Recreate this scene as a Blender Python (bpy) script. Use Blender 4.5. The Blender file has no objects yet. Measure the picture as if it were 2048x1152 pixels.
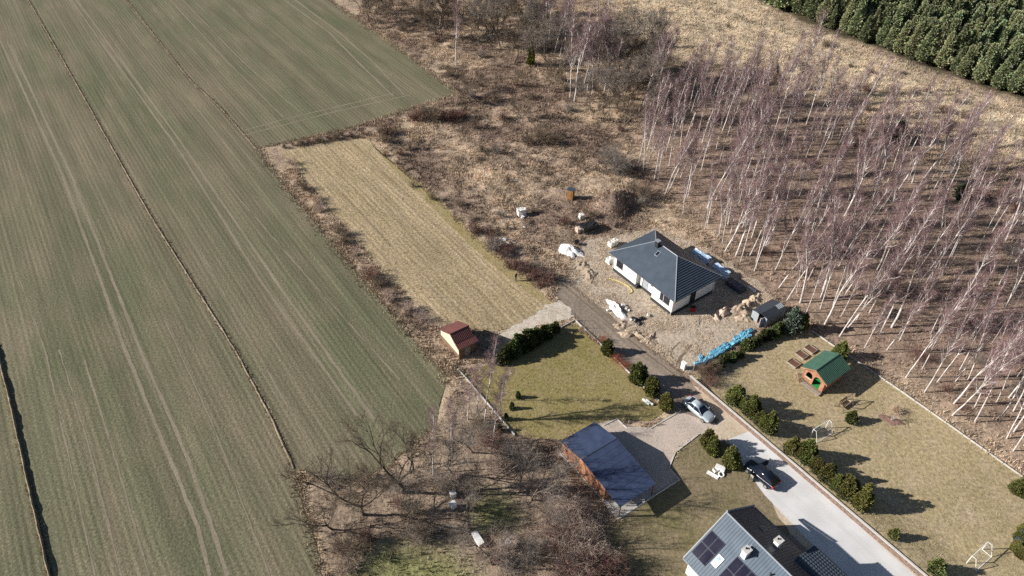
import bpy, bmesh, math, random
import numpy as np
from mathutils import Vector, Matrix
S = bpy.context.scene
C = S.collection
# ---------------------------------------------------------------- camera, sky, sun, exposure
CAM_H = 75.0; FPX = 1422.0; PITCH = math.radians(41.0)
cd = bpy.data.cameras.new('camera'); cam = bpy.data.objects.new('camera', cd); C.objects.link(cam)
cam.location = (0, 0, CAM_H); cam.rotation_euler = (math.radians(90) - PITCH, 0, 0)
cd.sensor_width = 36.0; cd.lens = 36.0 * FPX / 2048.0; cd.clip_start = 1.0; cd.clip_end = 6000.0
S.camera = cam
SUN_EL = math.radians(27.0); SUN_AZ = math.radians(2.0)        # azimuth towards which shadows fall
w = bpy.data.worlds.new('World'); S.world = w; w.use_nodes = True
nt = w.node_tree; nt.nodes.clear()
sky = nt.nodes.new('ShaderNodeTexSky'); sky.sky_type = 'NISHITA'; sky.sun_disc = False
sky.sun_elevation = SUN_EL; sky.sun_rotation = math.radians(268.0); sky.altitude = 150; sky.air_density = 1.0; sky.dust_density = 0.6
bg = nt.nodes.new('ShaderNodeBackground'); bg.inputs['Strength'].default_value = 0.046
out = nt.nodes.new('ShaderNodeOutputWorld')
nt.links.new(sky.outputs[0], bg.inputs[0]); nt.links.new(bg.outputs[0], out.inputs[0])
sd = bpy.data.lights.new('sun', 'SUN'); sd.energy = 5.0; sd.angle = math.radians(0.55); sd.color = (1.0, 0.935, 0.85)
sun = bpy.data.objects.new('sun', sd); C.objects.link(sun); sun.location = (-120, 60, 90)
sun.rotation_euler = Vector((math.cos(SUN_EL) * math.cos(SUN_AZ), math.cos(SUN_EL) * math.sin(SUN_AZ), -math.sin(SUN_EL))).to_track_quat('-Z', 'Y').to_euler()
S.view_settings.view_transform = 'Standard'; S.view_settings.look = 'None'; S.view_settings.gamma = 1.0
S.view_settings.exposure = 0.5
S.render.engine = 'CYCLES'; S.cycles.use_denoising = False; S.render.resolution_x = 1024; S.render.resolution_y = 576

# ---------------------------------------------------------------- survey: photo measurements to ground metres
CP, SP = math.cos(PITCH), math.sin(PITCH)
def G(x, y, z=0.0):
    u = (x - 1024) / FPX; v = (y - 576) / FPX
    d = (u, CP - v * SP, -SP - v * CP)
    t = (z - CAM_H) / d[2]
    return Vector((d[0] * t, d[1] * t, z))
def GP(pts): return np.array([G(*p)[:2] for p in pts])
ROT = math.radians(-55.0)                                    # the plots all run along this bearing
EA = np.array([math.cos(ROT), math.sin(ROT)]); EB = np.array([-EA[1], EA[0]])
rng = np.random.default_rng(7); random.seed(7)
def hash2(ix, iy, seed):
    h = (ix.astype(np.int64) * 374761393 + iy.astype(np.int64) * 668265263 + seed * 974634777) & 0x7fffffff
    h = ((h ^ (h >> 13)) * 1274126177) & 0x7fffffff
    return ((h ^ (h >> 16)) & 0xffff) / 65535.0
def vnoise(x, y, seed=0):
    ix = np.floor(x); iy = np.floor(y); fx = x - ix; fy = y - iy
    fx = fx * fx * (3 - 2 * fx); fy = fy * fy * (3 - 2 * fy)
    a = hash2(ix, iy, seed); b = hash2(ix + 1, iy, seed); c = hash2(ix, iy + 1, seed); d = hash2(ix + 1, iy + 1, seed)
    return (a * (1 - fx) + b * fx) * (1 - fy) + (c * (1 - fx) + d * fx) * fy
def fbm(x, y, seed=0, o=3):
    s = 0; a = .5; t = 0
    for i in range(o):
        s = s + a * vnoise(x * 2 ** i, y * 2 ** i, seed + i); t += a; a *= .5
    return s / t
def inpoly(X, Y, poly):
    r = np.zeros(X.shape, bool); n = len(poly)
    for i in range(n):
        x1, y1 = poly[i]; x2, y2 = poly[(i + 1) % n]
        if y1 == y2: continue
        c = ((y1 > Y) != (y2 > Y)) & (X < (x2 - x1) * (Y - y1) / (y2 - y1) + x1)
        r ^= c
    return r
def pdist(X, Y, poly, closed=True):
    d = np.full(X.shape, 1e9); n = len(poly)
    for i in range(n if closed else n - 1):
        x1, y1 = poly[i]; x2, y2 = poly[(i + 1) % n]
        dx, dy = x2 - x1, y2 - y1; L = dx * dx + dy * dy + 1e-9
        t = np.clip(((X - x1) * dx + (Y - y1) * dy) / L, 0, 1)
        d = np.minimum(d, np.hypot(X - x1 - t * dx, Y - y1 - t * dy))
    return d
def sdist(X, Y, poly):
    d = pdist(X, Y, poly); return np.where(inpoly(X, Y, poly), -d, d)

# ---------------------------------------------------------------- materials
MATS = {}
def lin(c):
    return tuple(((v / 12.92) if v <= .04045 else ((v + .055) / 1.055) ** 2.4) for v in c)
def new_mat(name):
    m = bpy.data.materials.new(name); m.use_nodes = True
    t = m.node_tree; b = t.nodes['Principled BSDF']; MATS[name] = m
    return m, t, b
def nd(t, typ, **kw):
    n = t.nodes.new(typ)
    for k, v in kw.items(): setattr(n, k, v)
    return n
def mixc(t, fac, a, b, mode='MIX'):
    n = nd(t, 'ShaderNodeMix', data_type='RGBA', blend_type=mode)
    for sock, v in ((n.inputs[0], fac), (n.inputs[6], a), (n.inputs[7], b)):
        if hasattr(v, 'node'): t.links.new(v, sock)
        elif isinstance(v, (tuple, list)): sock.default_value = (*v[:3], 1)
        else: sock.default_value = v
    return n.outputs[2]
def noise(t, vec, scale, detail=3, rough=.55):
    n = nd(t, 'ShaderNodeTexNoise'); n.inputs['Scale'].default_value = scale
    n.inputs['Detail'].default_value = detail; n.inputs['Roughness'].default_value = rough
    if vec is not None: t.links.new(vec, n.inputs['Vector'])
    return n.outputs['Fac']
def ramp(t, f, lo, hi, a=0.0, b=1.0):
    n = nd(t, 'ShaderNodeMapRange'); n.inputs[1].default_value = lo; n.inputs[2].default_value = hi
    n.inputs[3].default_value = a; n.inputs[4].default_value = b
    t.links.new(f, n.inputs[0]); return n.outputs[0]
def bump(t, b, h, strength, dist):
    n = nd(t, 'ShaderNodeBump'); n.inputs['Strength'].default_value = strength; n.inputs['Distance'].default_value = dist
    t.links.new(h, n.inputs['Height']); t.links.new(n.outputs[0], b.inputs['Normal'])
def rotated(t, sx, sy):
    """coordinates along / across the plots, stretched"""
    tc = nd(t, 'ShaderNodeTexCoord'); mp = nd(t, 'ShaderNodeMapping', vector_type='TEXTURE')
    mp.inputs['Rotation'].default_value = (0, 0, ROT); mp.inputs['Scale'].default_value = (sx, sy, 1)
    t.links.new(tc.outputs['Object'], mp.inputs['Vector']); return mp.outputs[0]
def objc(t): return nd(t, 'ShaderNodeTexCoord').outputs['Object']
def simple(name, col, rough=.7, var=.12, scale=3.0, bmp=0.0, metal=0.0, spec=.4, col2=None):
    m, t, b = new_mat(name); v = objc(t)
    n = noise(t, v, scale, 4, .6)
    a = tuple(c * (1 - var) for c in col); d = tuple(min(1, c * (1 + var)) for c in (col2 or col))
    o = mixc(t, ramp(t, n, .3, .7), a, d)
    t.links.new(o, b.inputs['Base Color'])
    t.links.new(ramp(t, n, .2, .8, max(0, rough - .08), min(1, rough + .08)), b.inputs['Roughness'])
    b.inputs['Metallic'].default_value = metal; b.inputs['Specular IOR Level'].default_value = spec
    if bmp: bump(t, b, noise(t, v, scale * 4, 4, .6), .6, bmp)
    return m
def vcol_mat(name, rough=.9, spec=.15, trans=0.0):
    m, t, b = new_mat(name)
    a = nd(t, 'ShaderNodeAttribute'); a.attribute_name = 'Col'
    oi = nd(t, 'ShaderNodeObjectInfo')
    hs = nd(t, 'ShaderNodeHueSaturation'); hs.inputs['Saturation'].default_value = 1.0
    t.links.new(ramp(t, oi.outputs['Random'], 0, 1, .82 - trans, 1.18 + trans), hs.inputs['Value'])
    if trans: mh = nd(t, 'ShaderNodeMath', operation='FRACT'); mm = nd(t, 'ShaderNodeMath', operation='MULTIPLY'); mm.inputs[1].default_value = 7.31; t.links.new(oi.outputs['Random'], mm.inputs[0]); t.links.new(mm.outputs[0], mh.inputs[0]); t.links.new(ramp(t, mh.outputs[0], 0, 1, .475, .525), hs.inputs['Hue'])
    t.links.new(a.outputs['Color'], hs.inputs['Color'])
    t.links.new(hs.outputs[0], b.inputs['Base Color'])
    b.inputs['Roughness'].default_value = rough; b.inputs['Specular IOR Level'].default_value = spec
    return m
def soil(name, A, B, Cc, sx=1, sy=1, big=.06, mid=.35, fine=2.6, kmid=.6, contrast=.35, bmp=.05, bsc=2.5, streak=None, rough=.95):
    """ground cover: broad patches A/B, mid scale patches C, fine grain and relief"""
    m, t, b = new_mat(name)
    v = rotated(t, sx, sy); o = objc(t)
    col = mixc(t, ramp(t, noise(t, v, big, 4), .38, .62), A, B)
    col = mixc(t, ramp(t, noise(t, v, mid, 4, .6), .45, .7, 0, kmid), col, Cc)
    if streak and len(streak) > 3:
        dr = nd(t, 'ShaderNodeTexWave', bands_direction='Y'); dr.inputs['Scale'].default_value = streak[3]; dr.inputs['Distortion'].default_value = 1.2; dr.inputs['Detail'].default_value = 2; dr.inputs['Detail Scale'].default_value = .6
        t.links.new(rotated(t, 12, 1.0), dr.inputs['Vector'])
        col = mixc(t, ramp(t, noise(t, o, .05, 2), .3, .7, .10, .42), col, mixc(t, dr.outputs['Fac'], (.3, .3, .3), (.7, .7, .7)), 'OVERLAY')
    if streak:
        sv = rotated(t, streak[0], 1.0)
        s = noise(t, sv, streak[1], 3, .6)
        col = mixc(t, streak[2], col, mixc(t, ramp(t, s, .35, .65), (.25, .25, .25), (.75, .75, .75)), 'OVERLAY')
        sv2 = rotated(t, streak[0] * 2, 1.0)
        col = mixc(t, streak[2] * .8, col, mixc(t, ramp(t, noise(t, sv2, streak[1] * .22, 2, .5), .38, .62), (.3, .3, .3), (.7, .7, .7)), 'OVERLAY')
    g = noise(t, o, fine, 5, .7)
    col = mixc(t, contrast, col, mixc(t, ramp(t, g, .3, .7), (.12, .12, .12), (.88, .88, .88)), 'OVERLAY')
    t.links.new(col, b.inputs['Base Color']); b.inputs['Roughness'].default_value = rough
    b.inputs['Specular IOR Level'].default_value = .1
    if bmp: bump(t, b, noise(t, o, bsc, 5, .65), .9, bmp)
    return m

# ---------------------------------------------------------------- mesh helpers
class MB:
    def __init__(s): s.v = []; s.f = []
    def add(s, vs, fs):
        o = len(s.v); s.v += [tuple(p) for p in vs]; s.f += [tuple(i + o for i in f) for f in fs]; return s
    def box(s, x0, x1, y0, y1, z0, z1):
        return s.add([(x0, y0, z0), (x1, y0, z0), (x1, y1, z0), (x0, y1, z0), (x0, y0, z1), (x1, y0, z1), (x1, y1, z1), (x0, y1, z1)],
                     [(3, 2, 1, 0), (4, 5, 6, 7), (0, 1, 5, 4), (1, 2, 6, 5), (2, 3, 7, 6), (3, 0, 4, 7)])
    def slab(s, pts, th):
        """closed plate: top polygon pts, thickness th along -normal"""
        P = [Vector(p) for p in pts]; n = (P[1] - P[0]).cross(P[2] - P[0]).normalized(); k = len(P)
        vs = P + [p - n * th for p in P]
        fs = [tuple(range(k)), tuple(range(2 * k - 1, k - 1, -1))] + [(i, i + k, (i + 1) % k + k, (i + 1) % k) for i in range(k)]
        return s.add(vs, fs)
    def prism(s, poly, z0, z1):
        k = len(poly)
        vs = [(p[0], p[1], z0) for p in poly] + [(p[0], p[1], z1) for p in poly]
        return s.add(vs, [tuple(range(k - 1, -1, -1)), tuple(range(k, 2 * k))] + [(i, (i + 1) % k, (i + 1) % k + k, i + k) for i in range(k)])
    def tube(s, pts, rad, n=6, cap=True):
        P = [Vector(p) for p in pts]
        if not hasattr(rad, '__len__'): rad = [rad] * len(P)
        o = len(s.v); up = Vector((0, 0, 1))
        for i, p in enumerate(P):
            d = (P[min(i + 1, len(P) - 1)] - P[max(i - 1, 0)]).normalized()
            a = d.cross(up) if abs(d.z) < .95 else d.cross(Vector((1, 0, 0)))
            a.normalize(); b = d.cross(a)
            for k in range(n):
                th = 2 * math.pi * k / n
                s.v.append(tuple(p + (a * math.cos(th) + b * math.sin(th)) * rad[i]))
        for i in range(len(P) - 1):
            for k in range(n):
                s.f.append((o + i * n + k, o + i * n + (k + 1) % n, o + (i + 1) * n + (k + 1) % n, o + (i + 1) * n + k))
        if cap:
            s.f.append(tuple(o + k for k in range(n - 1, -1, -1))); e = o + (len(P) - 1) * n
            s.f.append(tuple(e + k for k in range(n)))
        return s
    def ribs(s, p0, p1, p2, p3, n, wd, h):
        """raised ribs from edge p0p1 to edge p3p2"""
        p0, p1, p2, p3 = map(Vector, (p0, p1, p2, p3)); nn = (p1 - p0).cross(p3 - p0).normalized()
        for i in range(n):
            t = (i + .5) / n; a = p0.lerp(p1, t); b = p3.lerp(p2, t); x = (p1 - p0).normalized() * wd * .5
            s.add([a - x, a + x, b + x, b - x, a - x * .5 + nn * h, a + x * .5 + nn * h, b + x * .5 + nn * h, b - x * .5 + nn * h],
                  [(4, 5, 6, 7), (0, 1, 5, 4), (1, 2, 6, 5), (2, 3, 7, 6), (3, 0, 4, 7)])
        return s
    def courses(s, p0, p1, p2, p3, n, lift):
        """stepped roof plate from eave p0p1 up to p3p2"""
        p0, p1, p2, p3 = map(Vector, (p0, p1, p2, p3)); nn = (p1 - p0).cross(p3 - p0).normalized()
        for i in range(n):
            a, b = p0.lerp(p3, i / n), p1.lerp(p2, i / n); c, d = p1.lerp(p2, (i + 1) / n), p0.lerp(p3, (i + 1) / n)
            s.add([a + nn * lift, b + nn * lift, c + nn * .004, d + nn * .004, a - nn * .02, b - nn * .02, c - nn * .02, d - nn * .02],
                  [(0, 1, 2, 3), (4, 7, 6, 5), (4, 5, 1, 0), (5, 6, 2, 1), (7, 4, 0, 3), (6, 7, 3, 2)])
        return s
    def mesh(s, name):
        m = bpy.data.meshes.new(name); m.from_pydata(s.v, [], s.f); m.update(); return m
    def build(s, name, mat, parent=None, bevel=0.0, smooth=False):
        m = s.mesh(name); m.materials.append(MATS[mat] if isinstance(mat, str) else mat)
        if smooth: m.polygons.foreach_set('use_smooth', [True] * len(m.polygons))
        o = bpy.data.objects.new(name, m); C.objects.link(o)
        if parent is not None: o.parent = parent
        if bevel:
            bv = o.modifiers.new('bevel', 'BEVEL'); bv.width = bevel; bv.segments = 2; bv.limit_method = 'ANGLE'
        return o
def tag(o, label=None, cat=None, group=None, kind=None):
    if label: o['label'] = label
    if cat: o['category'] = cat
    if group: o['group'] = group
    if kind: o['kind'] = kind
    return o
def thing(name, label, cat, loc, rz=0.0, group=None):
    o = bpy.data.objects.new(name, None); C.objects.link(o); o.empty_display_size = .3
    o.location = (loc[0], loc[1], loc[2] if len(loc) > 2 else 0.0); o.rotation_euler = (0, 0, rz)
    return tag(o, label, cat, group)
def mesh_np(name, V, F, mat, col=None, smooth=False):
    """triangles from arrays"""
    m = bpy.data.meshes.new(name); nv, nf = len(V), len(F); k = F.shape[1]
    m.vertices.add(nv); m.vertices.foreach_set('co', V.astype(np.float32).ravel())
    m.loops.add(nf * k); m.loops.foreach_set('vertex_index', F.astype(np.int32).ravel())
    m.polygons.add(nf); m.polygons.foreach_set('loop_start', np.arange(nf, dtype=np.int32) * k)
    m.polygons.foreach_set('use_smooth', np.full(nf, smooth))
    m.update(calc_edges=True)
    if col is not None:
        a = m.color_attributes.new('Col', 'FLOAT_COLOR', 'POINT')
        c4 = np.ones((nv, 4), np.float32); c4[:, :3] = col; a.data.foreach_set('color', c4.ravel())
    m.materials.append(MATS[mat]); return m
def put(name, mesh, parent=None):
    o = bpy.data.objects.new(name, mesh); C.objects.link(o)
    if parent is not None: o.parent = parent
    return o

# shared materials
simple('white_render', (.80, .80, .78), .8, .03, 1.5)
simple('white_paint', (.78, .78, .76), .5, .05, 4)
simple('plinth_black', (.035, .04, .045), .8, .2, 3)
simple('roof_slate', (.062, .083, .112), .42, .10, .8, spec=.5)
simple('ridge_metal', (.30, .33, .37), .4, .06, 2, spec=.5)
simple('gutter_dark', (.03, .032, .036), .4, .1, 3)
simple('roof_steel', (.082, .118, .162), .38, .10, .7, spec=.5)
simple('roof_dark', (.045, .055, .08), .45, .1, .8, spec=.5)  # dark sheet metal; on the gabled house it paints in the shaded slope
simple('roof_bitumen', (.045, .064, .125), .5, .22, .7, spec=.45)
simple('roof_green', (.05, .12, .085), .45, .10, 1.2, spec=.45)
simple('roof_red', (.16, .062, .058), .5, .12, .9, spec=.4)
simple('roof_anthracite', (.034, .04, .054), .5, .14, 1.0)
simple('wood_orange', (.40, .20, .12), .75, .3, 1.6)
simple('wood_cream', (.70, .61, .47), .7, .1, 2)
simple('wood_grey', (.33, .29, .25), .85, .2, 3)
simple('wood_brown', (.20, .13, .085), .8, .25, 4)
simple('wood_ochre', (.32, .175, .065), .7, .15, 3)
simple('carpet_green', (.02, .30, .08), .9, .1, 3)
simple('dark_inside', (.02, .02, .022), .9, .1, 2)
simple('sheet_grey', (.34, .38, .41), .5, .08, 1.5)
simple('concrete', (.50, .48, .45), .9, .12, 2.0, bmp=.004)
simple('concrete_pale', (.62, .60, .57), .9, .10, 2.0, bmp=.004)
simple('stone_wall', (.20, .145, .12), .92, .45, 3.5, bmp=.02)
simple('mesh_wire', (.16, .17, .16), .6, .1, 2)
simple('post_dark', (.05, .055, .05), .6, .1, 2)
simple('plastic_white', (.80, .80, .80), .45, .05, 3)
simple('plastic_blue', (.035, .30, .50), .45, .35, 2.2, col2=(.24, .52, .68))
simple('plastic_paleblue', (.25, .42, .66), .4, .3, 2.5, col2=(.5, .62, .78))
simple('plastic_black', (.02, .022, .026), .4, .2, 3)
simple('plastic_red', (.55, .02, .02), .4, .1, 3)
simple('pipe_yellow', (.62, .50, .16), .6, .1, 2)
simple('lime_white', (.86, .85, .83), .95, .05, 2.5, bmp=.02)
simple('sand_pink', (.60, .47, .38), .95, .1, 1.2, bmp=.02)
simple('clod_soil', (.36, .28, .205), .95, .25, 1.2, bmp=.04, col2=(.46, .37, .28))
simple('block_white', (.72, .71, .69), .85, .06, 3)
simple('tarp_dark', (.022, .021, .023), .5, .3, 2)
simple('bed_soil', (.15, .075, .05), .95, .3, 3, bmp=.03)
simple('leaf_bed', (.24, .15, .12), .95, .4, 5, bmp=.05)
simple('tyre', (.02, .02, .02), .9, .1, 5)
simple('rim', (.45, .46, .48), .35, .05, 5, metal=.7)
simple('car_silver', (.52, .60, .66), .28, .03, 1, metal=.25, spec=.6)
simple('car_navy', (.012, .017, .03), .2, .05, 1, spec=.6)
simple('glass_dark', (.012, .018, .035), .06, .05, 2, spec=.8)
simple('tail_red', (.55, .01, .03), .25, .05, 2)
simple('lamp_clear', (.7, .72, .75), .15, .05, 3)
simple('solar_black', (.012, .012, .03), .25, .1, .4, spec=.25)
simple('solar_frame', (.10, .11, .15), .4, .1, 2)
simple('frame_brown', (.10, .065, .03), .5, .1, 3)
simple('copper_brown', (.10, .075, .055), .5, .1, 3)
simple('pampas', (.55, .44, .32), .95, .15, 5)
simple('bark_birch', (.46, .42, .40), .85, .35, 1.6, col2=(.68, .64, .62))
simple('bark_dark', (.085, .074, .060), .95, .3, 3)
simple('bark_grey', (.17, .145, .12), .95, .3, 3)
simple('twig_birch', (.235, .145, .15), .9, .15, .3)
simple('twig_brown', (.19, .145, .105), .9, .2, .3)
simple('twig_red', (.17, .09, .075), .9, .2, .3)
simple('twig_grey', (.25, .215, .19), .9, .2, .3)
simple('twig_pale', (.46, .36, .30), .9, .2, .3)
simple('twig_orange', (.34, .10, .045), .9, .2, .6)
vcol_mat('grass_dry'); vcol_mat('needles', .75, .25, .12)
# ================================================================ TERRAIN
# outlines of the plots (photo survey points on the ground)
FIELD = GP([(387, -200), (660, 0), (790, 92), (915, 187), (880, 200), (700, 256), (515, 298), (600, 406), (700, 528), (800, 645), (893, 750),
            (872, 850), (779, 930), (714, 962), (640, 955), (588, 940), (612, 1020), (632, 1100), (648, 1170), (690, 1500), (-900, 1500), (-1500, 400), (-1500, -200)])
MEADOW = GP([(566, 302), (650, 284), (735, 276), (790, 330), (860, 388), (960, 490), (1040, 552), (1100, 600), (1142, 622), (1060, 640), (985, 664),
             (930, 655), (880, 640), (790, 570), (690, 455), (600, 350)])
MOSS = GP([(740, 285), (800, 335), (868, 388), (965, 488), (1045, 552), (1092, 596), (1080, 606), (1020, 556), (940, 492), (850, 398), (780, 335)])
LAWN = GP([(1152, 648), (1204, 694), (1262, 752), (1330, 822), (1298, 842), (1250, 840), (1235, 838), (1190, 850), (1120, 882), (1030, 872), (975, 806), (930, 752), (1000, 716), (1075, 668)])
YARD = GP([(1135, 548), (1170, 480), (1215, 470), (1240, 470), (1310, 455), (1420, 500), (1530, 575), (1565, 622), (1500, 665), (1405, 728), (1372, 748), (1335, 728), (1215, 625), (1160, 592)])
TRACK = GP([(1118, 560), (1140, 560), (1185, 600), (1250, 655), (1330, 722), (1385, 765), (1440, 815), (1475, 845), (1440, 885), (1400, 870), (1350, 818), (1330, 800), (1262, 744), (1206, 690), (1152, 640), (1110, 605)])
SANDPATCH = GP([(1118, 600), (1150, 632), (1130, 640), (1075, 655), (1020, 690), (990, 668), (1030, 648), (1080, 622)])
GRAVEL = GP([(1192, 848), (1234, 838), (1262, 856), (1300, 857), (1362, 824), (1400, 838), (1440, 850), (1470, 868), (1445, 884), (1399, 868), (1351, 905), (1338, 936), (1359, 960), (1242, 1034), (1232, 1034), (1118, 904)])
ROAD = GP([(1455, 880), (1500, 862), (1570, 922), (1700, 1036), (1830, 1152), (1890, 1205), (2050, 1350), (1930, 1410), (1790, 1240), (1700, 1160), (1625, 1090), (1530, 992), (1500, 950)])
ROADSAND = GP([(1385, 770), (1420, 785), (1560, 904), (1690, 1018), (1850, 1160), (2080, 1350), (2040, 1356), (1830, 1160), (1700, 1046), (1570, 932), (1502, 872), (1458, 888), (1420, 868), (1440, 840)])
SIDE = GP([(1540, 985), (1625, 1080), (1720, 1175), (1690, 1190), (1600, 1090), (1555, 1035), (1545, 1010)])       # beige strip left of the road
BACKYARD = GP([(1399, 870), (1445, 886), (1458, 890), (1500, 950), (1540, 992), (1625, 1092), (1720, 1200), (1250, 1250), (1225, 1145), (1180, 1080), (1238, 1036), (1360, 960), (1338, 936), (1351, 905)])
WALL_A, WALL_B = np.array(G(1378, 760)[:2]), np.array(G(1846, 1160)[:2])
WALL_D = (WALL_B - WALL_A) / np.linalg.norm(WALL_B - WALL_A); WALL_N = np.array([-WALL_D[1], WALL_D[0]])
GARDEN = np.array(list(GP([(1382, 758), (1415, 728), (1500, 690), (1600, 652), (1622, 660), (1690, 706), (1800, 780), (1925, 868), (2048, 955), (2300, 1128), (2500, 1265)])) + [WALL_B + WALL_D * 55, WALL_B])
def garden_z(x, y):
    d = (x - WALL_A[0]) * WALL_N[0] + (y - WALL_A[1]) * WALL_N[1]
    a = (x - WALL_A[0]) * WALL_D[0] + (y - WALL_A[1]) * WALL_D[1]
    t = np.clip(1 - d / 7.0, 0, 1); k = np.clip((a - 0.0) / 5.0, 0, 1)
    return .022 + .72 * t * t * (3 - 2 * t) * k * k * (3 - 2 * k)
BIRCHES = GP([(1270, 330), (1300, 250), (1420, 190), (1600, 180), (1720, 240), (1850, 320), (2100, 400), (2400, 700), (2300, 1080), (2048, 925), (1900, 830), (1800, 765), (1650, 660), (1560, 600), (1480, 540), (1430, 500), (1390, 430), (1330, 390)])
WOOD = GP([(893, 752), (935, 760), (1030, 872), (1110, 985), (1250, 1152), (1300, 1300), (690, 1500), (648, 1170), (600, 980), (640, 955), (714, 962), (779, 930), (872, 850)])
WOODGREEN = GP([(720, 1100), (820, 1080), (920, 1090), (960, 1152), (980, 1300), (700, 1300)])
WOODGREEN2 = GP([(965, 990), (1010, 1000), (1030, 1030), (1000, 1070), (950, 1060), (940, 1020)])
DRY = GP([(1200, -100), (1500, -100), (1560, 30), (1760, 110), (2048, 230), (2300, 340), (2100, 330), (1850, 240), (1700, 180), (1500, 150), (1330, 110), (1230, 60)])
PINES = GP([(1380, -120), (1508, 2), (1600, 42), (1730, 92), (1830, 128), (1950, 172), (2060, 208), (2200, 262), (2250, 100), (2100, -120)])
FLATS = [FIELD, MEADOW, LAWN, YARD, TRACK, SANDPATCH, GRAVEL, ROAD, ROADSAND, BACKYARD, SIDE, GARDEN]

def zone_colour(X, Y):
    """what the open ground is made of, by place: straw, litter, leaf mould"""
    base = np.array([.44, .35, .262]); n1 = np.clip((fbm(X * .11, Y * .11, 3) - .5) * 2.4 + .5, 0, 1)[:, None]; n2 = fbm(X * .4, Y * .4, 9)[:, None]
    col = base * (1 - n1) * 1.1 + np.array([.26, .195, .155]) * n1 * 1.05
    col = col * (.7 + .6 * n2)
    def blend(poly, c, soft):
        nonlocal col
        t = np.clip(.5 - sdist(X, Y, poly) / soft + (n1[:, 0] - .5) * .5, 0, 1)[:, None]
        col = col * (1 - t) + np.array(c) * (.72 + .56 * n2) * t
    blend(DRY, (.55, .46, .345), 14)
    blend(BIRCHES, (.30, .225, .18), 8)
    blend(WOOD, (.31, .245, .19), 4)
    blend(WOODGREEN, (.25, .25, .12), 4)
    blend(WOODGREEN2, (.22, .22, .11), 3)
    blend(PINES, (.10, .085, .055), 3)
    d = np.minimum(pdist(X, Y, FIELD), pdist(X, Y, MEADOW))
    t = np.clip(1.1 - d / 1.3, 0, .8)[:, None]; col = col * (1 - t) + np.array([.45, .36, .26]) * t
    return col
def axis(fine0, fine1, step, lo, hi):
    a = list(np.arange(fine0, fine1 + step, step)); s = step; x = fine0
    L = []
    while x > lo: s *= 1.22; x -= s; L.append(x)
    s = step; x = a[-1]; R_ = []
    while x < hi: s *= 1.22; x += s; R_.append(x)
    return np.array(L[::-1] + a + R_)
gx = axis(-42, 150, .75, -2500, 2500); gy = axis(30, 228, .75, -1500, 4000)
X, Y = np.meshgrid(gx, gy); X = X.ravel(); Y = Y.ravel()
inflat = np.full(X.shape, 1e9)
for p in FLATS: inflat = np.minimum(inflat, sdist(X, Y, p))
amp = np.clip((inflat - .2) / 2.0, 0, 1)
rel = (fbm(X / 2.3, Y / 2.3, 21, 2) - .45) * .55 + (vnoise(X / .9, Y / .9, 33) - .5) * .22
near_ = np.clip(1.0 - np.maximum(0, pdist(X, Y, BIRCHES) * 0), 0, 1)
damp = np.where(inpoly(X, Y, BIRCHES), .45, 1.0); damp = np.where(inpoly(X, Y, WOOD), .5, damp)
Z = np.where(inflat < 0, -.06, amp * rel * damp)
def mound(cx, cy, r, h):
    global Z
    d = np.hypot(X - cx, Y - cy) / r
    Z = Z + h * np.clip(1 - d * d, 0, 1) ** 1.5 * (.75 + .5 * vnoise(X / .8, Y / .8, 5))
for (px, py, r, h) in [(1222, 420, 3.0, 3.2), (1240, 402, 2.8, 2.2), (1195, 415, 2.5, 1.2), (1275, 395, 3.0, 1.2)]:
    p = G(px, py); mound(p.x, p.y, r, h)
nx, ny = len(gx), len(gy)
I = (np.arange(ny - 1)[:, None] * nx + np.arange(nx - 1)[None]).ravel()
F = np.stack([I, I + 1, I + nx + 1, I + nx], 1)
def ground_material():
    m, t, b = new_mat('rough_ground')
    a = nd(t, 'ShaderNodeAttribute'); a.attribute_name = 'Col'; o = objc(t)
    g = noise(t, o, 2.2, 5, .7); g2 = noise(t, o, .7, 4, .6)
    col = mixc(t, .55, a.outputs['Color'], mixc(t, ramp(t, g, .3, .7), (.1, .1, .1), (.9, .88, .84)), 'OVERLAY')
    col = mixc(t, .4, col, mixc(t, ramp(t, g2, .35, .65), (.2, .18, .19), (.8, .8, .78)), 'OVERLAY')
    t.links.new(col, b.inputs['Base Color']); b.inputs['Roughness'].default_value = .95; b.inputs['Specular IOR Level'].default_value = .1
    bump(t, b, noise(t, o, 2.0, 6, .7), 1.0, .22)
ground_material()
gm = mesh_np('ground', np.stack([X, Y, Z], 1), F, 'rough_ground', zone_colour(X, Y), smooth=True)
tag(put('ground', gm), 'rough open ground of dead grass and litter', None, kind='structure')
GZ = Z.reshape(ny, nx)
def gz(x, y):
    """height of the open ground"""
    i = int(np.clip(np.searchsorted(gx, x) - 1, 0, nx - 2)); j = int(np.clip(np.searchsorted(gy, y) - 1, 0, ny - 2))
    u = (x - gx[i]) / (gx[i + 1] - gx[i]); v = (y - gy[j]) / (gy[j + 1] - gy[j])
    return float((GZ[j, i] * (1 - u) + GZ[j, i + 1] * u) * (1 - v) + (GZ[j + 1, i] * (1 - u) + GZ[j + 1, i + 1] * u) * v)

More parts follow.
